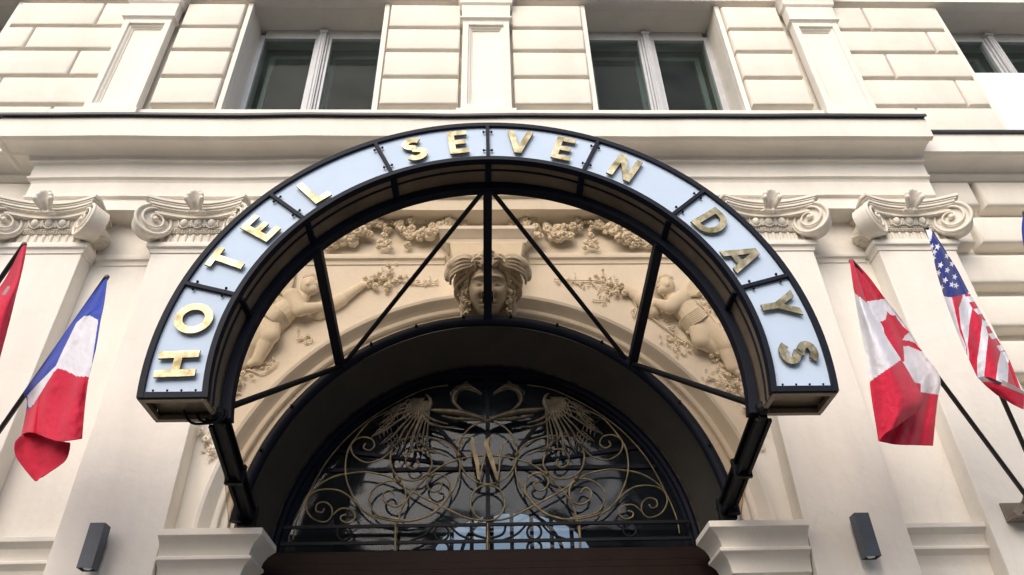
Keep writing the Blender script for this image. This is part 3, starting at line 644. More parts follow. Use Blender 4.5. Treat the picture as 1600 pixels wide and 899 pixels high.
# panelled upper pilasters
def upil(cx):
    hw = .305; z0, z1 = 6.93, 8.72; Y = -.12
    p = MB(); fw = .075
    p.box(cx-hw, cx-hw+fw, Y, 0, z0, z1).box(cx+hw-fw, cx+hw, Y, 0, z0, z1).box(cx-hw+fw, cx+hw-fw, Y, 0, z1-fw, z1).box(cx-hw+fw, cx+hw-fw, Y, 0, z0, z0+fw+.06)
    P = p.build('panelled_pilaster', M['stucco'], B, bevel=.004)
    q = MB(); a, b, c, d = cx-hw+fw, cx+hw-fw, z0+fw+.06, z1-fw
    def fr(o0, y0, o1, y1): 
        A = [(a+o0, c+o0), (b-o0, c+o0), (b-o0, d-o0), (a+o0, d-o0)]; Bq = [(a+o1, c+o1), (b-o1, c+o1), (b-o1, d-o1), (a+o1, d-o1)]
        for k in range(4): q.quad((A[k][0], y0, A[k][1]), (A[(k+1) % 4][0], y0, A[(k+1) % 4][1]), (Bq[(k+1) % 4][0], y1, Bq[(k+1) % 4][1]), (Bq[k][0], y1, Bq[k][1]))
    fr(0, Y+.004, .004, Y+.03); fr(.004, Y+.03, .025, Y+.035); fr(.025, Y+.035, .04, Y+.06); fr(.04, Y+.06, .05, Y+.062); fr(.05, Y+.062, .052, Y+.075)
    q.quad((a+.052, Y+.075, c+.052), (b-.052, Y+.075, c+.052), (b-.052, Y+.075, d-.052), (a+.052, Y+.075, d-.052))
    q.build('sunk_panel', M['stucco'], P, recalc=False)
    cp = [(-.05, 9.6), (.17, 9.6), (.17, 9.42), (.14, 9.38), (.10, 9.36), (.09, 9.30), (.055, 9.22), (.05, 9.12), (.045, 9.08), (.02, 9.05), (.015, 8.80), (.035, 8.785), (.035, 8.755), (.012, 8.74), (.0, 8.722), (-.05, 8.722)]
    MB().sweep([(cx-hw, 0), (cx-hw, Y), (cx+hw, Y), (cx+hw, 0)], cp).build('pilaster_capital', M['stucco'], P, smooth=True, ang=25)
    MB().sweep([(cx-hw, 0), (cx-hw, Y), (cx+hw, Y), (cx+hw, 0)], [(-.03, 6.93), (.05, 6.93), (.05, 6.86), (.05, 6.6), (-.03, 6.6)]).build('pilaster_base', M['stucco'], P)
for cx in (-4.40, 0, 4.40): upil(cx)
# windows
def window(a, b, white=False):
    g = empty_part('window', B, 'window half covered by a white board' if white else None)
    Y = .42; zt_, zb2 = 9.16, 6.35; c = (a+b)/2; f = MB()
    f.box(a-.02, a+.075, Y, Y+.10, zb2, zt_).box(b-.075, b+.02, Y, Y+.10, zb2, zt_).box(a+.075, b-.075, Y+.002, Y+.10, zt_-.07, zt_+.15)
    f.box(c-.045, c+.045, Y-.05, Y+.1, zb2, zt_-.0)
    for s_ in (-1, 1):
        f.box(*sorted((c+s_*.047, c+s_*.075)), Y-.02, Y+.1, zb2, zt_-.012); f.box(*sorted((c+s_*.077, c+s_*.115)), Y+.005, Y+.1, zb2, zt_-.07)
    f.box(c-.06, c+.06, Y-.06, Y+.02, zt_+.0, zt_+.06)
    f.tube([(c-.02, Y-.052, zb2), (c-.02, Y-.052, zt_-.01)], .01, 6).tube([(c+.02, Y-.052, zb2), (c+.02, Y-.052, zt_-.01)], .01, 6)
    f.build('frame', M['alu'], g, bevel=.004)
    gl = MB(); gl.quad((a+.07, Y+.05, zb2), (c-.11, Y+.05, zb2), (c-.11, Y+.05, zt_-.06), (a+.07, Y+.05, zt_-.06)); gl.quad((c+.11, Y+.05, zb2), (b-.07, Y+.05, zb2), (b-.07, Y+.05, zt_-.06), (c+.11, Y+.05, zt_-.06))
    gl.build('pane', M['glass'], g)
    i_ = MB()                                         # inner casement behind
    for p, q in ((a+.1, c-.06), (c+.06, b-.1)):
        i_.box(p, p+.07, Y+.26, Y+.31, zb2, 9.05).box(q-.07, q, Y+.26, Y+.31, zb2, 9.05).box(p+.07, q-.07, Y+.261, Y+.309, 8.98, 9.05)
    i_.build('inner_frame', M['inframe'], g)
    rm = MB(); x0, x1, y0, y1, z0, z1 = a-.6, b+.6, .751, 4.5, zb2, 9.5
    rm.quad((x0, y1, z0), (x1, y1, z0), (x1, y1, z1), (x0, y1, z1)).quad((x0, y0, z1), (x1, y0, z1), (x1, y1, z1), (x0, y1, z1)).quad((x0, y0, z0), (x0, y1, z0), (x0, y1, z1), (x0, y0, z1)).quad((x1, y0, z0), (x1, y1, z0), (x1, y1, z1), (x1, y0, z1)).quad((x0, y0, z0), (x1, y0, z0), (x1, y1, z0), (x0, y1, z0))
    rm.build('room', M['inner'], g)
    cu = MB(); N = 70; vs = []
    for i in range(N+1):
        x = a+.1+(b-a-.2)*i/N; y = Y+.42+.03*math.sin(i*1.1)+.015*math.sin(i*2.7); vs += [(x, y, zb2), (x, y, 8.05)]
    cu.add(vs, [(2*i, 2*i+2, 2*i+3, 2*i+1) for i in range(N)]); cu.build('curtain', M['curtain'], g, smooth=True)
    if white: MB().box(a+.01, b-.01, Y-.1, Y-.06, zb2, 8.25).build('white_board', M['white'], g)
window(*WO[0]); window(*WO[1]); window(*WO[2], white=True); window(*WO[3])

# ================================================================== FANLIGHT
FY = .46
F = empty_part('fanlight', B, 'arched fanlight with gilt wrought iron scrolls and a W monogram')
fr_ = MB()
fr_.arch(0, AZ, [(1.862, .445), (1.835, .445), (1.83, .485), (1.80, .49), (1.795, .53), (1.765, .53), (1.765, .62), (1.862, .62)], n=96)
fr_.build('fanlight_frame', M['navy'], F, smooth=True, ang=30)
MB().arch(0, AZ, [(1.852, .436), (1.842, .436), (1.842, .446), (1.852, .446)], n=96).build('gilt_rim', M['iron'], F)
gm = MB(); gm.add([(1.8*math.cos(PI*i/40), .575, AZ+1.8*math.sin(PI*i/40)) for i in range(41)]+[(-1.8, .575, 1.7), (1.8, .575, 1.7)], [tuple(range(43))]); gm.build('pane', M['fanglass'], F)
gb = MB().box(-.02, .02, .55, .60, 1.9, 3.73).box(-1.75, 1.75, .552, .598, 1.97, 2.0)
gb.box(-1.6, 1.6, .553, .597, 2.75, 2.785)
for k in (35, 65, 115, 145): a = math.radians(k); gb.tube([(0.5*math.cos(a), .575, 2.77+.1*math.sin(a)), (1.77*math.cos(a), .575, AZ+1.77*math.sin(a))], 0, flat=(.03, .045))
gb.build('glazing_bar', M['navy'], F)
gr = MB(); gi = MB()
def G(p, y=FY): v = U(p[0], p[1], y); return v
def both(mb, pts, r, y=FY, k=5, closed=False, taper=False):
    c = catmull([G(p, y) for p in pts], k)
    for s_ in (1, -1):
        q = [Vector((s_*(v.x-0.0), v.y+(0.012 if s_ < 0 else 0), v.z)) for v in c]
        rr = [r*(1-.6*i/(len(q)-1)) for i in range(len(q))] if taper else r
        mb.tube(q, rr, 7)
R_ = .0088
both(gr, [(607, 643), (580, 657), (557, 683), (543, 707), (540, 740), (548, 768), (563, 793), (587, 808), (630, 815), (667, 807), (695, 783), (713, 757), (719, 730), (714, 708), (700, 693), (677, 685), (650, 683), (627, 688), (613, 703), (610, 722), (617, 740), (633, 750), (653, 750), (669, 739), (675, 723), (667, 708), (648, 704), (635, 714), (636, 728), (647, 733), (655, 726), (651, 720)], R_)
both(gr, [(482, 773), (500, 757), (520, 746), (540, 741), (573, 738), (607, 745), (627, 757), (653, 773), (683, 788), (720, 806), (740, 812), (763, 814)], R_)
both(gr, [(618, 845), (622, 817), (630, 790), (647, 767), (670, 743), (693, 727), (717, 718), (745, 713), (763, 712)], R_)
both(gr, [(633, 813), (607, 810), (587, 803), (577, 783), (582, 767), (600, 754), (623, 752), (633, 765), (632, 783), (618, 792), (602, 785), (599, 772), (609, 766), (616, 774)], R_)
both(gr, [(650, 812), (672, 805), (690, 790), (702, 773), (703, 757), (693, 743), (677, 742), (667, 755), (675, 768), (687, 766), (690, 757), (682, 754)], R_)
both(gr, [(613, 702), (597, 717), (573, 723), (553, 712), (549, 695), (563, 684), (580, 686), (585, 697), (577, 704), (568, 700), (571, 693)], R_*.9)
both(gr, [(458, 843), (463, 817), (480, 777), (507, 727), (537, 690), (567, 663), (607, 636), (660, 610), (700, 602)], R_*.85)
both(gi, [(575, 648), (598, 668), (628, 662), (650, 676), (676, 672), (700, 684)], .007)
both(gi, [(556, 690), (572, 664), (600, 655), (622, 668), (618, 690)], .007)
both(gi, [(640, 600), (680, 590), (720, 588), (763, 590)], .008)
both(gr, [(587, 812), (567, 797), (547, 777), (527, 766), (500, 766), (482, 776), (478, 793), (488, 810), (507, 816), (518, 807), (518, 793), (508, 785), (496, 788), (494, 798), (503, 801), (507, 795)], R_*.9)
both(gr, [(520, 805), (533, 795), (550, 797), (555, 808), (546, 817), (534, 814), (533, 807), (541, 804)], R_*.9)
def ell(cx, cy, rx, ry, n=28): return [(cx+rx*math.cos(2*PI*i/n+PI/2), cy-ry*math.sin(2*PI*i/n+PI/2)) for i in range(n+1)]
for mb_, e in ((gr, (762, 708, 46, 49)), (gr, (762, 786, 27, 28))): mb_.tube([G(p) for p in ell(*e)][:-1], R_, 7, closed=True)
for e in ((538, 833, 11, 12), (690, 833, 11, 12), (690, 857, 11, 10)): both(gi, ell(*e), .011, k=2)
both(gi, [(735, 821), (740, 835), (763, 842)], .011)
both(gi, [(680, 818), (665, 835), (640, 846)], .010); both(gi, [(700, 818), (718, 836), (745, 846)], .010)
def hbar(y): a = G((437, y)); b = G((1086, y-3 if False else y)); gi.box(-1.76, 1.76, FY-.012, FY+.012, G((762, y)).z-.013, G((762, y)).z+.013)
hbar(820); hbar(846)
for x in (618, 762): both(gr, [(x, 818), (x-.5, 866)], .011, FY-.005)
# knots / collars
for p in ((623, 752), (670, 743), (665, 704), (717, 712)):
    v = G(p)
    for s_ in (1, -1): gr.ball((s_*v.x, FY-.008, v.z), (.022, .02, .022), None, 8, 6)
gr.build('scroll_grille', M['gold'], F, smooth=True, ang=60)
gi.build('iron_rails', M['black'], F, smooth=True, ang=60)
# winged birds: body, neck, head and feather sprays
def bird(s_):
    b = MB(); 
    def T(p, y=FY-.02): v = U(p[0], p[1], y); v.x *= s_; return v
    def tr(pts, rs, k=5):
        c = catmull([T(p) for p in pts], k); n = len(c); 
        r = [rs[0]+(rs[1]-rs[0])*math.sin(PI*min(1, i/(n-1)))**.8 if len(rs) == 2 else 0 for i in range(n)]; b.tube(c, r, 7)
    tr([(767, 660), (745, 652), (720, 646), (690, 643), (672, 641)], (.006, .035)); tr([(757, 656), (735, 656), (712, 655), (690, 650)], (.005, .02))
    tr([(712, 668), (690, 668), (668, 660), (658, 645)], (.006, .016)); tr([(700, 663), (680, 658), (667, 650), (660, 640)], (.006, .016))
    tr([(740, 652), (722, 642), (710, 630), (710, 618), (720, 608), (736, 606), (753, 616)], (.008, .024))
    tr([(712, 628), (716, 614), (728, 609), (744, 613), (752, 618)], (.005, .010)); tr([(708, 622), (712, 608), (725, 602), (738, 603)], (.004, .010)); tr([(722, 604), (728, 597), (732, 603)], (.004, .008))
    for k in range(4): tr([(709+2*k, 622-4*k), (705+3*k, 618-4*k), (704+4*k, 611-3*k)], (.003, .009))
    # shoulder of the wing: bundle of quills fanning from (668,618)
    ends = [(612, 640), (603, 650), (597, 662), (590, 676), (583, 682), (598, 694), (612, 702), (622, 712), (633, 722), (641, 706), (652, 703), (672, 704), (688, 710), (702, 714)]
    mids = [(640, 625), (632, 632), (627, 640), (622, 648), (620, 660), (626, 668), (630, 675), (636, 682), (644, 690), (645, 680), (648, 678), (652, 685), (660, 693), (668, 700)]
    E2, M2 = [], []
    for i in range(len(ends)-1):
        E2 += [ends[i], ((ends[i][0]+ends[i+1][0])/2+3, (ends[i][1]+ends[i+1][1])/2-3)]; M2 += [mids[i], ((mids[i][0]+mids[i+1][0])/2, (mids[i][1]+mids[i+1][1])/2)]
    E2.append(ends[-1]); M2.append(mids[-1]); E2 = E2[::2]; M2 = M2[::2]
    for i, (e, md) in enumerate(zip(E2, M2)):
        x0 = 646+1.5*i
        tr([(x0+8, 628-i*.3), (x0-1+i*.5, 636+i*.5), md, ((md[0]+e[0])/2+2, (md[1]+e[1])/2+1), e], (.003, .0115), 4)
        for j in range(4 if i < 7 else 0):
            t = .35+.16*j; px_, py_ = md[0]+(e[0]-md[0])*t, md[1]+(e[1]-md[1])*t
            tr([(px_, py_), (px_-5, py_+1), (px_-9, py_+6)], (.003, .006), 3); tr([(px_, py_), (px_+4, py_+3), (px_+5, py_+8)], (.003, .005), 3)
    for k in range(7): tr([(646+3*k, 622), (640+3*k, 630), (634+4*k, 642+k), (628+5*k, 655+k)], (.004, .012))
    for k in range(5): tr([(664+k, 617), (672, 622+2*k), (674-2*k, 634+2*k), (668-2*k, 645)], (.006, .014))
    b.build('bird_ornament', M['iron'], F, smooth=True, ang=70)
bird(1); bird(-1)
mo = MB()
def stroke(pts, w0, w1, y=FY-.04):
    c = catmull([G(p, y) for p in pts], 6); n = len(c)
    ws = [w0+(w1-w0)*math.sin(PI*i/(n-1)) for i in range(n)]
    vs = [(p.x-w_/2, y-.012, p.z) for p, w_ in zip(c, ws)]+[(p.x+w_/2, y-.012, p.z) for p, w_ in zip(c, ws)]+[(p.x-w_/2, y+.012, p.z) for p, w_ in zip(c, ws)]+[(p.x+w_/2, y+.012, p.z) for p, w_ in zip(c, ws)]
    fs = []
    for i in range(n-1): fs += [(i, i+1, n+i+1, n+i), (2*n+i, 2*n+i+1, 3*n+i+1, 3*n+i), (i, i+1, 2*n+i+1, 2*n+i), (n+i, n+i+1, 3*n+i+1, 3*n+i)]
    mo.add(vs, fs)
stroke([(738, 684), (739, 700), (745, 722), (748, 750)], .018, .04); stroke([(765, 684), (760, 695), (768, 720), (777, 750)], .018, .044)
mo.tube([G(p, FY-.04) for p in ((749, 751), (752, 735), (757, 715), (764, 690), (766, 683))], .008, 6)
mo.tube(catmull([G(p, FY-.04) for p in ((777, 751), (780, 735), (781, 715), (785, 698), (793, 688), (803, 688), (806, 693))], 5), .008, 6)
mo.tube(catmull([G(p, FY-.04) for p in ((739, 684), (724, 683), (714, 686), (713, 695), (719, 698), (722, 690))], 5), .008, 6)
mo.build('monogram', M['gold'], F, smooth=True, ang=40)
# hall behind the glass, with its own lit arched window in the far wall
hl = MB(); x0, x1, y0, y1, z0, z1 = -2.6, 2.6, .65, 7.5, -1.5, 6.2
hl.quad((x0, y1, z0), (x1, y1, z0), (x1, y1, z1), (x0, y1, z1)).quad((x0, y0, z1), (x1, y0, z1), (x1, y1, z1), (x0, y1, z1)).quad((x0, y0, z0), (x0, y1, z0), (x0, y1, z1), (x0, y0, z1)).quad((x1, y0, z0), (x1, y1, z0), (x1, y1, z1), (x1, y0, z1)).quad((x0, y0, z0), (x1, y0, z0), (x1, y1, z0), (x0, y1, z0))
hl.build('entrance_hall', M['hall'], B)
lw = MB(); YW = 7.46; c_ = U(800, 850, YW); cxx, czz = c_.x, U(780, 880, YW).z; rx_, rz_ = abs(U(925, 850, YW).x-c_.x), U(780, 803, YW).z-czz
lw.add([(cxx+rx_*math.cos(PI*i/30), YW, czz+rz_*math.sin(PI*i/30)) for i in range(31)]+[(cxx-rx_, YW, czz-.4), (cxx+rx_, YW, czz-.4)], [tuple(range(33))])
em = bpy.data.materials.new('lit_hall_window'); em.use_nodes = True; eb = em.node_tree.nodes['Principled BSDF']; eb.inputs['Emission Color'].default_value = (.55, .68, .85, 1); eb.inputs['Emission Strength'].default_value = .36
hw_ = lw.build('hall_window', em, B, label='pale blue lit window seen deep inside the hall')
hb = MB()
for i in range(1, 8): x = cxx-rx_+2*rx_*i/8; hb.box(x-.035, x+.035, YW-.06, YW-.005, czz-.4, czz+rz_*math.sqrt(max(0, 1-((x-cxx)/rx_)**2)))
hb.box(cxx-rx_, cxx+rx_, YW-.055, YW-.006, czz+.12, czz+.17).arch(cxx, czz, [(rx_*.62, YW-.05), (rx_*.62+.06, YW-.05), (rx_*.62+.06, YW-.01), (rx_*.62, YW-.01)])
hb.build('window_bars', M['black'], hw_)
# door head beams
db = MB().sweep([(-1.95, .30), (1.95, .30)], [(-.3, 1.985), (-.12, 1.985), (-.12, 1.95), (-.05, 1.94), (-.05, 1.86), (-.02, 1.85), (-.02, 1.80), (.0, 1.79), (.0, 1.68), (-.3, 1.68)])
db.build('door_transom', M['wood'], B, smooth=True, ang=25, bevel=.004)
dd = empty_part('entrance_door', B)
for x in (-1.9, -.95, .003, .953): MB().box(x, x+.94, .36, .42, -1.5, 1.68).build('door_leaf', M['wood'], dd, bevel=.005)

# ================================================================== CANOPY WITH SIGN
CX, CZ, ZE = .04, 2.62, 2.31
YF, YR, RI, RO = -1.70, -1.40, 1.85, 2.27
C_ = thing('entrance_canopy', 'arched dark metal entrance canopy with a curved pale blue HOTEL SEVEN DAYS sign', 'canopy')
def ang_at(p, Y=YF): v = U(p[0], p[1], Y); return math.atan2(v.z-CZ, v.x-CX)
# sign box shell
sb = MB()
t_ = .012
sb.arch(CX, CZ, [(RO+.014, YF+.0), (RO+.014, YR), (RO-.0, YR), (RO, YF)], n=110, zend=ZE)
sb.arch(CX, CZ, [(RI-.004, YF+.03), (RI+.010, YF+.03), (RI+.010, YR), (RI-.004, YR)], n=110, zend=ZE)
sb.arch(CX, CZ, [(RI, YR+.002), (RO, YR+.002), (RO, YR+.014), (RI, YR+.014)], n=110, zend=ZE)
for s_ in (-1, 1):          # recessed end plates and their frames
    xi = CX+s_*math.sqrt(RI**2-(ZE-CZ)**2); xo = CX+s_*math.sqrt(RO**2-(ZE-CZ)**2); a, b = sorted((xi, xo))
    sb.box(a+.02, b-.012, YF+.03, YR-.01, ZE+.05, ZE+.06)
    sb.box(a, b, YF, YF+.035, ZE-.012, ZE+.02).box(a, b, YR-.03, YR+.01, ZE-.012, ZE+.02).box(a, a+.03, YF+.035, YR-.03, ZE-.012, ZE+.02).box(b-.03, b, YF+.035, YR-.03, ZE-.012, ZE+.02)
SB = sb.build('sign_box', M['bronze'], C_, smooth=True, ang=30)
sf = MB()
sf.arch(CX, CZ, [(RO+.010, YF-.02), (RO-.030, YF-.02), (RO-.030, YF+.02), (RO+.010, YF+.02)], n=110, zend=ZE)
sf.arch(CX, CZ, [(RI+.026, YF-.02), (RI-.012, YF-.02), (RI-.012, YF+.04), (RI+.026, YF+.04)], n=110, zend=ZE)
divs = sorted([ang_at(p) for p in ((329, 453), (446, 322), (598, 246), (762, 222), (924, 243), (1073, 320), (1188, 443))])
def pol(r, a, y): return Vector((CX+r*math.cos(a), y, CZ+r*math.sin(a)))
for a in divs: sf.tube([pol(RI+.02, a, YF-.004), pol(RO-.02, a, YF-.004)], 0, flat=(.028, .036))
for s_ in (-1, 1):
    xi = CX+s_*math.sqrt((RI+.03)**2-(ZE-CZ)**2); xo = CX+s_*math.sqrt((RO-.03)**2-(ZE-CZ)**2); a, b = sorted((xi, xo)); sf.box(a, b, YF-.018, YF+.02, ZE+.0, ZE+.04)
sf.build('sign_frame', M['navy'], SB, smooth=True, ang=30)
# screws beside each divider and along the rings
for a in divs:
    for r in (RI+.10, RI+.32):
        for da in (-1, 1):
            p = pol(r, a+da*.034/r, YF-.012); sc = MB(); sc.ball(p, (.010, .012, .010), None, 8, 6); sc.tube([p, p-Vector((math.cos(a+PI/2), 0, math.sin(a+PI/2)))*da*.025], .005, 5); sc.build('screw', M['black'], SB, smooth=True)
for k in range(4):
    for s_ in (-1, 1): MB().ball((CX+s_*(1.90+.09*k), YF-.012, ZE+.052), .008, None, 7, 5).build('screw', M['black'], SB, smooth=True)
# letters
def glyph(ch):
    """returns (outer polys, strips) in unit height box, w = width"""
    st = .2; h = 1
    P = {'H': (.74, [[(0, 0), (st, 0), (st, .4), (.54, .4), (.54, 0), (.74, 0), (.74, 1), (.54, 1), (.54, .6), (st, .6), (st, 1), (0, 1)]]),
         'T': (.68, [[(.24, 0), (.44, 0), (.44, .81), (.68, .81), (.68, 1), (0, 1), (0, .81), (.24, .81)]]),
         'E': (.60, [[(0, 0), (.60, 0), (.60, .185), (.2, .185), (.2, .41), (.54, .41), (.54, .59), (.2, .59), (.2, .815), (.60, .815), (.60, 1), (0, 1)]]),
         'L': (.56, [[(0, 0), (.56, 0), (.56, .19), (.2, .19), (.2, 1), (0, 1)]]),
         'V': (.84, [[(.31, 0), (.53, 0), (.84, 1), (.63, 1), (.42, .30), (.21, 1), (0, 1)]]),
         'N': (.78, [[(0, 0), (.2, 0), (.2, .64), (.58, 0), (.78, 0), (.78, 1), (.58, 1), (.58, .36), (.2, 1), (0, 1)]]),
         'Y': (.84, [[(.32, 0), (.52, 0), (.52, .42), (.84, 1), (.615, 1), (.42, .62), (.225, 1), (0, 1), (.32, .42)]])}
    return P.get(ch)
def letter(ch, a, rm, h, par, tone=0):
    mb = MB(); y0, y1 = YF-.028, YF-.010
    g = glyph(ch)
    def X(u, v): # unit glyph coords -> world, letter upright along radius
        return (CX+(rm+(v-.5)*h)*math.cos(a)+(u*h)*math.sin(a), CZ+(rm+(v-.5)*h)*math.sin(a)-(u*h)*math.cos(a))
    def strip(A, Bq, closed):
        n = len(A); vs = []
        for y in (y0, y1):
            vs += [(X(*p)[0], y, X(*p)[1]) for p in A]+[(X(*p)[0], y, X(*p)[1]) for p in Bq]
        m_ = n if closed else n-1; f0 = []; f1 = []
        for i in range(m_):
            j = (i+1) % n; f0.append((i, j, n+j, n+i)); f1 += [(2*n+i, 3*n+i, 3*n+j, 2*n+j), (i, 2*n+i, 2*n+j, j), (n+i, n+j, 3*n+j, 3*n+i)]
        if not closed: f1 += [(0, n, 3*n, 2*n), (n-1, 2*n-1+0, 4*n-1, 3*n-1)]
        mb.add(vs, f0, 0); mb.add(vs, f1, 1)
    if g:
        w_, polys = g
        for p in polys: mb.prism([X(u-w_/2, v) for u, v in p], y0, y1, 0, 1)
    elif ch == 'O':
        n = 40; strip([(.47*math.cos(2*PI*i/n), .5+.5*math.sin(2*PI*i/n)) for i in range(n)], [(.265*math.cos(2*PI*i/n), .5+.285*math.sin(2*PI*i/n)) for i in range(n)], True)
    elif ch == 'D':
        o = [(-.36, 0), (-.36, .25), (-.36, .5), (-.36, .75), (-.36, 1), (-.2, 1)]; i_ = [(-.16, .185), (-.16, .3), (-.16, .5), (-.16, .7), (-.16, .815), (-.1, .815)]
        for k in range(17): t = PI/2-PI*k/16; o.append((-.05+.45*math.cos(t), .5+.5*math.sin(t))); i_.append((-.05+.245*math.cos(t), .5+.315*math.sin(t)))
        o.append((-.2, 0)); i_.append((-.1, .185)); strip(o, i_, True)
    elif ch == 'S':
        c = []; 
        for k in range(15): t = math.radians(28+k*(242/14)); c.append((.235*math.cos(t)*1.0, .735+.165*math.sin(t)))
        c = [(x, z) for x, z in c if True]
        for k in range(15): t = math.radians(90-k*(242/14)); c.append((.25*math.cos(t), .275+.175*math.sin(t)))
        c = [(c[i][0], c[i][1]) for i in range(len(c))]
        th = .105; A = []; Bq = []
        for i in range(len(c)):
            p = c[max(0, i-1)]; q = c[min(len(c)-1, i+1)]; dx, dz = q[0]-p[0], q[1]-p[1]; l = math.hypot(dx, dz) or 1
            A.append((c[i][0]-dz/l*th, c[i][1]+dx/l*th)); Bq.append((c[i][0]+dz/l*th, c[i][1]-dx/l*th))
        strip(A, Bq, False)
    elif ch == 'A':
        # outer with hole : build as strips left leg, right leg, bar joined
        ow = .43
        A = [(-ow, 0), (-.24, .42), (-.11, 1), (.11, 1), (.24, .42)]
        mb.prism([X(*p) for p in [(-ow, 0), (-.225, 0), (-.165, .21), (-.105, .39), (0, .76), (0, 1), (-.115, 1)]], y0, y1, 0, 1)
        mb.prism([X(*p) for p in [(ow, 0), (.115, 1), (0, 1), (0, .76), (.105, .39), (.165, .21), (.225, 0)]], y0, y1, 0, 1)
        mb.prism([X(*p) for p in [(-.165, .21), (.165, .21), (.105, .39), (-.105, .39)]], y0, y1, 0, 1)
    # uneven reflections are mottled into the brass colour, helped by its bump
    o = mb.build('letter', [M['brass'], M['brass_edge']], par, label='polished brass letter '+ch)
    return o
LET = [('H', 276, 568), ('O', 304, 497), ('T', 354, 407), ('E', 409, 357), ('L', 494, 300), ('S', 648, 234), ('E', 716, 223), ('V', 811, 222), ('E', 880, 233), ('N', 975, 263), ('D', 1109, 348), ('A', 1155, 403), ('Y', 1218, 476), ('S', 1249, 550)]
bnd = [-.2]+divs+[PI+.2]
panels = []
for i in range(len(bnd)-1):
    a0, a1 = bnd[i], bnd[i+1]; pm = MB(); n = 20; vs = []
    for k in range(n+1):
        a = a0+(a1-a0)*k/n
        for r in (RI+.02, RO-.02):
            aa = a
            if i == 0: e = math.asin((ZE+.02-CZ)/r); aa = max(a, e) if k else e
            if i == len(bnd)-2: e = PI-math.asin((ZE+.02-CZ)/r); aa = min(a, e) if k < n else e
            vs.append(pol(r, aa, YF+.006))
    pm.add(vs, [(2*k, 2*k+2, 2*k+3, 2*k+1) for k in range(n)])
    o = pm.build('sign_panel', M['panel'], C_); panels.append((a0, a1, o))
for ch, x, y in LET:
    a = ang_at((x, y), YF-.03); v = U(x, y, YF-.03); rm = math.hypot(v.x-CX, v.z-CZ)
    rm = .5*rm+.5*2.06
    par = [o for a0, a1, o in panels if a0 <= (a if a > -1.6 else a+2*PI) < a1][0]
    letter(ch, a, rm, .262, par)
# rear ring of the front frame and struts back to the wall
fring = MB().arch(CX, CZ, [(1.835, -1.46), (1.765, -1.46), (1.765, -1.38), (1.835, -1.38)], n=110, zend=ZE-.02)
fring.arch(CX, CZ, [(1.845, -1.60), (1.835, -1.60), (1.835, -1.585), (1.845, -1.585)], n=110, zend=ZE)
fring.build('front_ring', M['navy'], C_, smooth=True, ang=30)
for a in divs: MB().tube([pol(1.838, a, -1.67), pol(1.83, a, -1.42)], 0, flat=(.05, .022)).build('sign_rib', M['navy'], SB)
WRC, WRR, WRY = 1.925, 1.94, -.25
wr = MB(); pts = [(WRR*math.cos(a), WRY, WRC+WRR*math.sin(a)) for a in [PI*(i/80)*.97+.015*PI for i in range(81)]]
wr.tube([Vector(p) for p in pts], .048, 12)
WR = wr.build('wall_ring', M['navy'], C_, smooth=True)
for k in range(14):
    bt = MB(); a = PI*(k+.5)/14; c = Vector((WRR*math.cos(a), WRY-.045, WRC+WRR*math.sin(a)+.02)); bt.ball(c, (.018, .02, .018), None, 8, 6); bt.tube([c, c+Vector((0, -.035, 0))], .008, 6)
    bt.build('bolt', M['black'], WR, smooth=True)
def onring(p): v = U(p[0], p[1], -1.42); a = math.atan2(v.z-CZ, v.x-CX); return pol(1.80, a, -1.42)
def onwall(p): v = U(p[0], p[1], WRY); a = math.atan2(v.z-WRC, v.x); return Vector((WRR*math.cos(a), WRY, WRC+WRR*math.sin(a)))
for p, q in (((762, 300), (762, 500)), ((497, 388), (530, 572)), ((1029, 380), (988, 570))):
    o = MB().tube([onring(p), onwall(q)], 0, flat=(.075, .075)).build('roof_strut', M['navy'], C_, bevel=.004)
ct = onring((762, 305))
for p, q in ((ct+Vector((-.04, 0, -.04)), (533, 566)), (ct+Vector((.04, 0, -.04)), (983, 562))):
    MB().tube([p, onwall(q)+Vector((0, -.02, 0))], .020, 10).build('diagonal_brace', M['black'], C_, smooth=True)
for p, q in (((348, 640), (528, 568)), ((1188, 636), (992, 562))):
    MB().tube([U(p[0], p[1], -1.42), onwall(q)+Vector((0, -.02, 0))], .024, 10).build('diagonal_brace', M['black'], C_, smooth=True)
MB().box(-.05, .05, -.99, -.90, 4.135, 4.20).build('strut_clamp', M['black'], C_, bevel=.004, M4=None).location = U(762, 464, -.4)-Vector((0, -.945, 4.167))
for s_, pf, pb in ((-1, (-1.78, -1.44, 2.29), (-1.875, -.10, 2.07)), (1, (1.87, -1.44, 2.29), (1.90, -.10, 2.07))):
    am = MB(); pf = Vector(pf); pb = Vector(pb)
    for dx, dz in ((-.042, -.045), (.042, .045), (-.042, .045), (.042, -.045)):
        am.tube([pf+Vector((dx, 0, dz)), pb+Vector((dx, 0, dz))], 0, flat=(.026, .026))
    am.tube([pf, pb], 0, flat=(.06, .07))
    mid = pf.lerp(pb, .5); am.box(mid.x-.068, mid.x+.068, mid.y-.02, mid.y+.02, mid.z-.072, mid.z+.072); e2 = pf.lerp(pb, .93); am.box(e2.x-.068, e2.x+.068, e2.y-.03, e2.y+.02, e2.z-.09, e2.z+.075)
    am.ball(pf+Vector((0, -.02, .03)), .05)
    am.build('side_arm', M['black'], C_, bevel=.003)
rg = MB(); n = 80; vs = []
for i in range(n+1):
    a = PI*i/n; vs += [(CX+1.845*math.cos(a), -1.38, CZ+1.845*math.sin(a)), ((1.97)*math.cos(a), WRY, 1.935+1.97*math.sin(a))]
vs0 = [(CX+1.84, -1.38, ZE), (1.97, WRY, 1.96)]; vs1 = [(CX-1.84, -1.38, ZE), (-1.97, WRY, 1.96)]
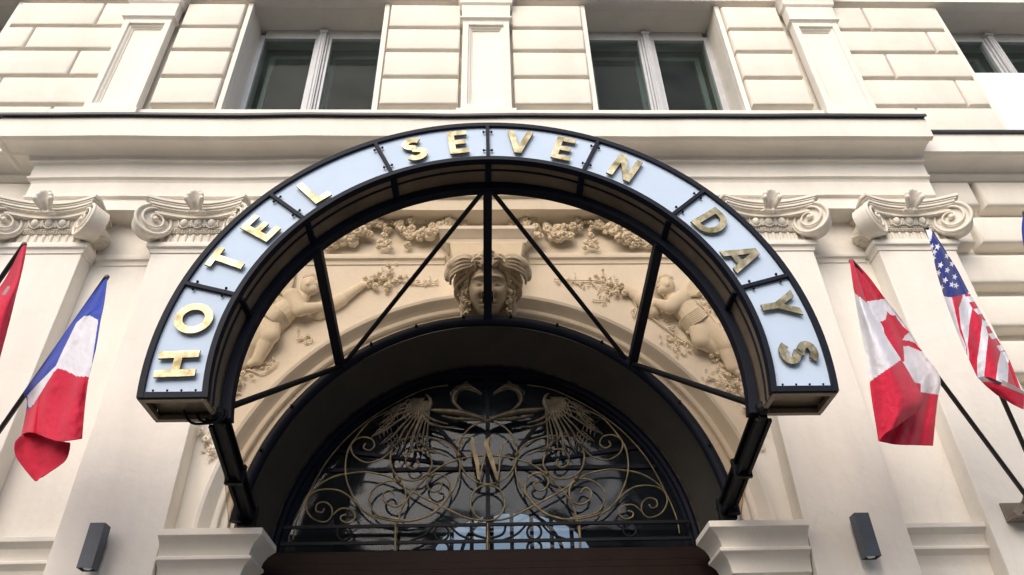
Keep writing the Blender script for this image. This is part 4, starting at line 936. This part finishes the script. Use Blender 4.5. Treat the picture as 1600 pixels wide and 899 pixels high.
rg.add(vs0+vs+vs1, [(2*i, 2*i+1, 2*i+3, 2*i+2) for i in range(n+2)]); rg.build('tinted_roof', M['roofglass'], C_, smooth=True, ang=0)
cb_ = MB()
for pts in ([(288, 642), (293, 655), (303, 662), (320, 662), (340, 658), (350, 645)], [(308, 646), (312, 656), (322, 659), (336, 655)], [(322, 655), (338, 660), (352, 652), (354, 640)]):
    cb_.tube(catmull([U(x, y, -1.46-.004*i) for i, (x, y) in enumerate(pts)], 6), .009, 8)
cb_.build('cable', M['black'], C_, smooth=True, ang=0)

# ================================================================== WALL LAMPS
def wall_lamp(px, py, label):
    c = U(px, py, -.34); L = thing('wall_lamp', label, 'wall lamp', (c.x, -.2, c.z), group='up-and-down wall lamps on the pilasters')
    hw, d, h = .056, .105, .165
    b = MB(); t = .006
    b.box(-hw, hw, -.045-d, -.045-d+t, -h, h).box(-hw, hw, -.045-t, -.045, -h, h).box(-hw, -hw+t, -.045-d+t, -.045-t, -h, h).box(hw-t, hw, -.045-d+t, -.045-t, -h, h)
    b.build('lamp_body', M['lamp'], L, bevel=.0015)
    MB().box(-.035, .035, -.045, 0, -.07, .07).build('wall_bracket', M['lamp'], L)
    for s_ in (-1, 1):
        MB().box(-hw+t, hw-t, -.045-d+t, -.045-t, s_*h-s_*.03-.003, s_*h-s_*.03+.003).build('diffuser', M['lamp'], L)
        q = MB().ball((0, -.045-d/2, s_*(h-.010)), (.032, .036, .010), None, 14, 8); q.build('lens', M['lens'], L, smooth=True)
    return L
l1 = wall_lamp(143, 852, 'slate grey box lamp on the pilaster below the blue white and red flag')
l2 = wall_lamp(1355, 835, 'slate grey box lamp on the pilaster below the flag with a red leaf')

# ================================================================== FLAGS
def pip(x, y, poly):
    c = False; j = len(poly)-1
    for i in range(len(poly)):
        xi, yi = poly[i]; xj, yj = poly[j]
        if (yi > y) != (yj > y) and x < (xj-xi)*(y-yi)/(yj-yi)+xi: c = not c
        j = i
    return c
def grid_cloth(rows, nu, nv, y0, colour, mats, parent, fold):
    """rows: lists of photo points (x, y, dY) from the tip down; every row has the same count of columns"""
    R1 = [catmull([Vector((p[0], p[1], p[2])) for p in r], 12) for r in rows]
    nc = len(R1[0]); cols = [catmull([R1[j][i] for j in range(len(R1))], 14) for i in range(nc)]
    nr = len(cols[0])
    def S_(u, v):
        a = u*(nc-1); b = v*(nr-1); i = min(int(a), nc-2); j = min(int(b), nr-2); fa, fb = a-i, b-j
        return (cols[i][j]*(1-fa)+cols[i+1][j]*fa)*(1-fb)+(cols[i][j+1]*(1-fa)+cols[i+1][j+1]*fa)*fb
    mb = MB(); vs = []
    for j in range(nv+1):
        for i in range(nu+1):
            u, v = i/nu, j/nv; p = S_(u, v); Y = y0+p.z+fold(u, v); w_ = U(p.x, p.y, y0+p.z); d = (w_-EYE).normalized()
            vs.append(w_+d*(fold(u, v)+.014*pnoise(Vector((p.x*.05, p.y*.03, 1.7)))+.006*pnoise(Vector((p.x*.16, p.y*.10, 4.2)))))
    mb.v = [tuple(v) for v in vs]
    for j in range(nv):
        for i in range(nu):
            pc = S_((i+.5)/nu, (j+.5)/nv)
            mb.f.append((j*(nu+1)+i, j*(nu+1)+i+1, (j+1)*(nu+1)+i+1, (j+1)*(nu+1)+i)); mb.mi.append(colour((i+.5)/nu, (j+.5)/nv, pc.x, pc.y))
    o = mb.build('cloth', mats, parent, smooth=True, ang=0, recalc=False); so_ = o.modifiers.new('thick', 'SOLIDIFY'); so_.thickness = .003
    return o
def flag(label, tip, foot):
    t = Vector(tip); f = Vector(foot); g = thing('flag', label, 'flag', foot, group='flags on slanting poles')
    g.location = f
    d = (t-f)
    MB().tube([Vector((0, 0, 0)), d], .019, 12).build('pole', M['pole'], g, smooth=True)
    MB().ball(d, .020, None, 12, 8).build('finial', M['tan'], g, smooth=True)
    return g, f
def reparent(o, g, f): o.data.transform(Matrix.Translation(-f)); return o
BR = Vector((4.27, -.36, 2.01)); BL = Vector((-4.30, -.36, 2.01))
# French tricolour
tipF = U(167, 433, -1.45)
# choose the foot so the pole passes the seen line
def foot_on(tip, p2, Yf):
    """pole in the plane seen through tip and p2, ending at depth Yf"""
    q = U(p2[0], p2[1], Yf); return q
g, f = flag('blue, white and red tricolour hanging limp from a slanting pole', tipF, U(-88, 798, -.33))
def polY(tip, foot, py_): return None
rowsF = [[(163, 436, 0), (165, 435, 0), (166, 434, 0), (167, 434, 0), (168, 436, 0)],
         [(128, 482, .10), (143, 474, .06), (152, 478, 0), (158, 480, -.02), (163, 474, -.04)],
         [(99, 523, .18), (118, 512, .10), (133, 496, .02), (148, 497, -.03), (157, 503, -.05)],
         [(73, 561, .25), (97, 546, .15), (115, 535, .05), (137, 540, -.02), (150, 545, -.05)],
         [(49, 596, .32), (74, 575, .2), (94, 568, .08), (124, 585, 0), (139, 590, -.03)],
         [(38, 615, .36), (62, 596, .24), (80, 600, .10), (112, 625, .03), (134, 625, 0)],
         [(43, 630, .36), (58, 622, .25), (64, 645, .12), (98, 660, .05), (131, 655, 0)],
         [(34, 680, .22), (46, 676, .14), (62, 680, .08), (92, 690, .04), (128, 686, 0)]]
def zp(pts, ox, oy, k): return [(ox+a/k, oy+b/k) for a, b in pts]
whF = zp([(330, 236), (352, 234), (384, 250), (384, 262), (352, 480), (300, 471), (262, 450), (228, 440), (212, 454), (132, 596), (112, 590), (108, 545), (150, 500), (220, 430), (240, 385), (300, 262)], 0, 400, 2.5)
rdF = zp([(360, 474), (300, 471), (262, 450), (228, 440), (212, 454), (132, 582), (60, 640), (60, 760), (380, 760)], 0, 400, 2.5)
def colF(u, v, x, y):
    if pip(x, y, rdF): return 2
    return 1 if pip(x, y, whF) else 0
fc = grid_cloth(rowsF, 140, 170, -1.45, colF, [M['f_blue'], M['f_white'], M['f_red'], M['f_red_shade']], g, lambda u, v: .030*math.sin(u*11+v*2)*min(1, v*2)+.02*math.sin(u*23+2-v*5)*v)
reparent(fc, g, f)
rowsF2 = [[(34, 680, .20), (48, 675, .20), (68, 678, .20), (90, 688, .15), (110, 692, .12)],
          [(23, 692, .16), (42, 694, .20), (66, 698, .20), (88, 702, .17), (109, 703, .14)],
          [(24, 712, .16), (42, 712, .19), (62, 716, .2), (84, 718, .17), (104, 718, .14)],
          [(37, 732, .16), (48, 732, .18), (62, 734, .2), (78, 732, .17), (92, 729, .14)],
          [(54, 752, .16), (56, 752, .17), (58, 752, .18), (62, 748, .17), (66, 746, .15)]]
fc2 = grid_cloth(rowsF2, 30, 30, -1.45, lambda u, v, x, y: 0, [M['f_red_shade']], g, lambda u, v: .015*math.sin(u*7)); fc2.name = 'folded_corner'; reparent(fc2, g, f)
# red maple leaf flag
g, f = flag('red and white flag with a red leaf hanging from a slanting pole', U(1330, 408, -1.45), BR)
rowsC = [[(1331, 408, 0), (1333, 407, 0), (1334, 407, 0), (1336, 409, 0)],
         [(1338, 440, .03), (1345, 438, .04), (1351, 436, .05), (1358, 433, .06)],
         [(1348, 476, .05), (1358, 474, .07), (1370, 468, .10), (1384, 468, .13)],
         [(1362, 520, .05), (1378, 518, .10), (1396, 506, .15), (1413, 505, .21)],
         [(1380, 566, .05), (1400, 560, .11), (1420, 550, .20), (1442, 551, .29)],
         [(1396, 606, .05), (1416, 600, .12), (1442, 590, .22), (1468, 590, .34)],
         [(1386, 650, .03), (1412, 646, .12), (1440, 636, .20), (1464, 630, .32)],
         [(1374, 690, .02), (1400, 695, .10), (1430, 696, .18), (1458, 697, .26)]]
leafp = zp([(228, 283), (240, 298), (262, 300), (268, 314), (292, 345), (320, 368), (300, 384), (290, 402), (318, 405), (345, 415), (376, 450), (350, 441), (318, 428), (294, 428), (298, 492), (278, 490), (246, 430), (215, 375), (212, 352), (198, 327), (220, 318)], 1300, 380, 2.647)
rC1 = [(1320, 400), (1345, 400), (1390, 466), (1352, 472), (1334, 460)]
def colC(u, v, x, y):
    if pip(x, y, rC1) or pip(x, y, leafp): return 0
    return 0 if y > 613+(x-1438)*.15 or (x < 1438 and y > 600-(1438-x)*.2) else 1
fc = grid_cloth(rowsC, 150, 230, -1.45, colC, [M['f_red'], M['f_white']], g, lambda u, v: (.030*math.sin(u*9+1)*min(1, v*2)+.012*math.sin(u*26+v*8)*v)); reparent(fc, g, f)
rowsC2 = [[(1328, 410, -.01), (1329, 408, -.01), (1331, 407, -.01), (1333, 408, -.01)],
         [(1332, 438, -.01), (1336, 440, -.04), (1340, 443, -.05), (1345, 447, 0)],
         [(1338, 475, -.01), (1344, 478, -.06), (1350, 480, -.07), (1358, 482, .02)],
         [(1347, 525, -.01), (1359, 526, -.07), (1371, 527, -.08), (1384, 526, .03)],
         [(1356, 575, -.01), (1372, 572, -.07), (1390, 568, -.09), (1408, 563, .03)],
         [(1361, 618, -.01), (1382, 606, -.07), (1403, 598, -.09), (1424, 590, .03)],
         [(1367, 656, -.01), (1390, 645, -.07), (1414, 634, -.09), (1441, 622, .03)],
         [(1373, 690, -.01), (1384, 678, -.04), (1404, 664, -.05), (1436, 640, .02)]]
def colC2(u, v, x, y):
    if pip(x, y, [(1320, 400), (1345, 400), (1356, 476), (1336, 458)]): return 0
    return 0 if y > 598-(x-1358)*.72 else 1
fd = grid_cloth(rowsC2, 60, 150, -1.48, colC2, [M['f_red'], M['f_white']], g, lambda u, v: .02*math.sin(u*7+1)*min(1, v*2)+.008*math.sin(u*18+v*9)*v); fd.name = 'folded_side'; reparent(fd, g, f)
# stars and stripes
g, f = flag('star spangled flag with red and white stripes rolled round its pole', U(1447, 356, -1.45), BR+Vector((.12, -.02, .04)))
rowsU = [[(1446, 358, 0), (1448, 356, 0), (1450, 356, 0), (1453, 357, 0), (1457, 360, 0)],
         [(1455, 388, 0), (1462, 386, -.03), (1469, 386, -.02), (1473, 390, .02), (1478, 394, .05)],
         [(1464, 425, 0), (1472, 421, -.04), (1482, 422, -.03), (1490, 418, .03), (1496, 423, .08)],
         [(1475, 462, 0), (1488, 460, -.06), (1500, 457, -.04), (1508, 455, .03), (1514, 458, .10)],
         [(1487, 495, 0), (1500, 492, -.07), (1514, 488, -.04), (1526, 484, .04), (1532, 488, .12)],
         [(1500, 528, 0), (1514, 526, -.07), (1530, 522, -.03), (1544, 516, .05), (1552, 522, .14)],
         [(1513, 560, 0), (1528, 560, -.06), (1545, 558, -.02), (1562, 552, .06), (1576, 560, .16)],
         [(1528, 592, 0), (1545, 590, -.05), (1564, 598, 0), (1582, 602, .07), (1600, 622, .16)]]
star = [((1 if k % 2 == 0 else .42)*math.sin(k*PI/5+.3), (1 if k % 2 == 0 else .42)*math.cos(k*PI/5+.3)) for k in range(10)]
stars = zp([(60, 100), (74, 128), (86, 152), (82, 178), (112, 210), (140, 232), (138, 170), (132, 277), (160, 296), (104, 243), (172, 262), (118, 308), (178, 300), (98, 130), (160, 205)], 1430, 340, 2.812)
def zl(x, y, pts):
    y = (y-340)*2.812
    if y < pts[0][1]: return pts[0][0]
    for (a, b), (c, d) in zip(pts, pts[1:]):
        if b <= y <= d: return a+(c-a)*(y-b)/(d-b)
    return pts[-1][0]
SB_ = [[(160, 345), (185, 450), (197, 500), (225, 570)], [(207, 350), (190, 400), (200, 480), (228, 575)], [(252, 350), (250, 400), (236, 470), (230, 560), (236, 600)], [(288, 345), (292, 465), (285, 540), (272, 620), (272, 690)], [(318, 400), (320, 520), (312, 600), (303, 690)], [(372, 500), (375, 590), (362, 640), (355, 700)], [(420, 500), (408, 655), (405, 715)]]
fl_ = zp([(215, 340), (250, 400), (300, 455), (318, 510), (372, 590), (420, 590), (300, 330)], 1430, 340, 2.812)
def colU(u, v, x, y):
    if y < 373+(x-1450)*.3 and x < 1456: return 1
    for sx_, sy_ in stars:
        if pip((x-sx_)/4.6, (y-sy_)/5.6, star): return 1
    X_ = (x-1430)*2.812; Y_ = (y-340)*2.812
    if Y_ < 345+6*math.sin(X_*.05) and X_ < 230: return 2
    if X_ >= 228 and Y_ < 330: return 2
    if pip(x, y, fl_): return 0 if ((Y_*1.0+X_*.25)/62) % 1 < .55 else 1
    k = sum(1 for b in SB_ if X_ > zl(x, y, b))
    return 0 if k % 2 == 1 else 1
fc = grid_cloth(rowsU, 170, 320, -1.45, colU, [M['f_red'], M['f_white'], M['f_navy']], g, lambda u, v: .045*math.sin(u*10+v*6)*min(1, v*2)+.05*math.exp(-((u-.84)/.04)**2)*min(1, v*3)); reparent(fc, g, f)
rowsU2 = [[(1528, 590, 0), (1548, 588, 0), (1570, 596, 0), (1600, 612, .05)], [(1540, 603, .02), (1556, 606, 0), (1576, 614, .02), (1600, 622, .05)], [(1558, 618, .05), (1570, 624, .04), (1586, 634, .04), (1599, 640, .05)]]
h2 = grid_cloth(rowsU2, 30, 20, -1.47, lambda u, v, x, y: 1 if v < .28 else 0, [M['f_red_shade'], M['f_hem']], g, lambda u, v: .02*math.sin(u*6)); h2.name = 'rolled_hem'; reparent(h2, g, f)
# flag cut by the left edge of the photo, and the one at the right edge
g, f = flag('plain red flag hanging furthest left, above the tricolour', U(38, 382, -1.45), U(-250, 798, -.33))
rowsR = [[(34, 386, 0), (36, 383, 0), (38, 382, 0), (42, 386, 0)], [(6, 440, .08), (20, 436, .0), (28, 440, -.05), (34, 424, 0)], [(-40, 500, .15), (-20, 500, .0), (4, 500, -.05), (16, 500, 0)], [(-90, 560, .22), (-60, 590, .0), (-20, 600, -.05), (0, 560, 0)]]
fc = grid_cloth(rowsR, 50, 80, -1.45, lambda u, v, x, y: 2 if (.40 < v < .47 and .30 < u < .42) else (1 if (v < .42 and u < .45) else 0), [M['f_red'], M['f_red_shade'], M['f_hem']], g, lambda u, v: .03*math.sin(u*9)*v); reparent(fc, g, f)
g, f = flag('dark blue flag just showing at the right edge of the photo', U(1601, 332, -1.45), BR+Vector((.26, -.02, .04)))
rowsB = [[(1598, 336, 0), (1600, 333, 0), (1602, 333, 0), (1605, 336, 0)], [(1597, 370, 0), (1606, 372, -.03), (1615, 372, 0), (1622, 366, 0)], [(1610, 430, 0), (1625, 432, -.03), (1640, 430, 0), (1655, 420, 0)], [(1630, 500, 0), (1650, 502, -.03), (1670, 500, 0), (1690, 490, 0)]]
fc = grid_cloth(rowsB, 30, 60, -1.45, lambda u, v, x, y: 0, [M['f_navy']], g, lambda u, v: .02*math.sin(u*9)*v); reparent(fc, g, f)
# bracket shared by the right hand poles
K2 = thing('flagpole_bracket', 'tan metal bracket bolted to the right pilaster holding flagpoles', 'bracket', (4.34, -.2, 2.0))
kb = MB().box(-.23, .23, -.16, .0, -.065, -.05).box(-.23, .23, -.02, -.002, -.05, .09)
kb.build('base_plate', M['tan'], K2, bevel=.004)
N = 20; hp = MB(); hp.tube([(-.23+.46*i/N, -.15, -.05+.13*math.sin(PI*i/N)) for i in range(N+1)], 0, flat=(.05, .012)); hp.build('hoop', M['tan'], K2)
for x in (-.11, .02, .15): MB().tube([(x, -.02, -.03), (x-.01, -.20, .07)], .027, 12).build('pole_socket', M['tan'], K2, smooth=True)
for x in (-.19, -.05, .09, .2): MB().ball((x, -.09, -.066), (.012, .012, .008), None, 8, 6).build('bolt', M['tan'], K2)

# ================================================================== house across the street (seen in the glass and brass)
OB = thing('opposite_building', 'grey stucco house across the street behind the viewer', 'building', (0, -19, -1.5))
wl = MB(); wl.box(-30, 30, -6, 0, -.2, 10.2).box(-30, 30, -.0, .35, 9.7, 10.1)
wl.build('wall', M['opp'], OB)
for i in range(-5, 6):
    for j in range(2):
        x = i*2.6; z = 1.2+3.4*j; fr = MB().box(x-.62, x+.62, .003, .07, z-.1, z+2.0).build('window', M['alu'], OB)
        MB().box(x-.52, x+.52, .072, .08, z, z+1.9).build('pane', M['black'], fr)
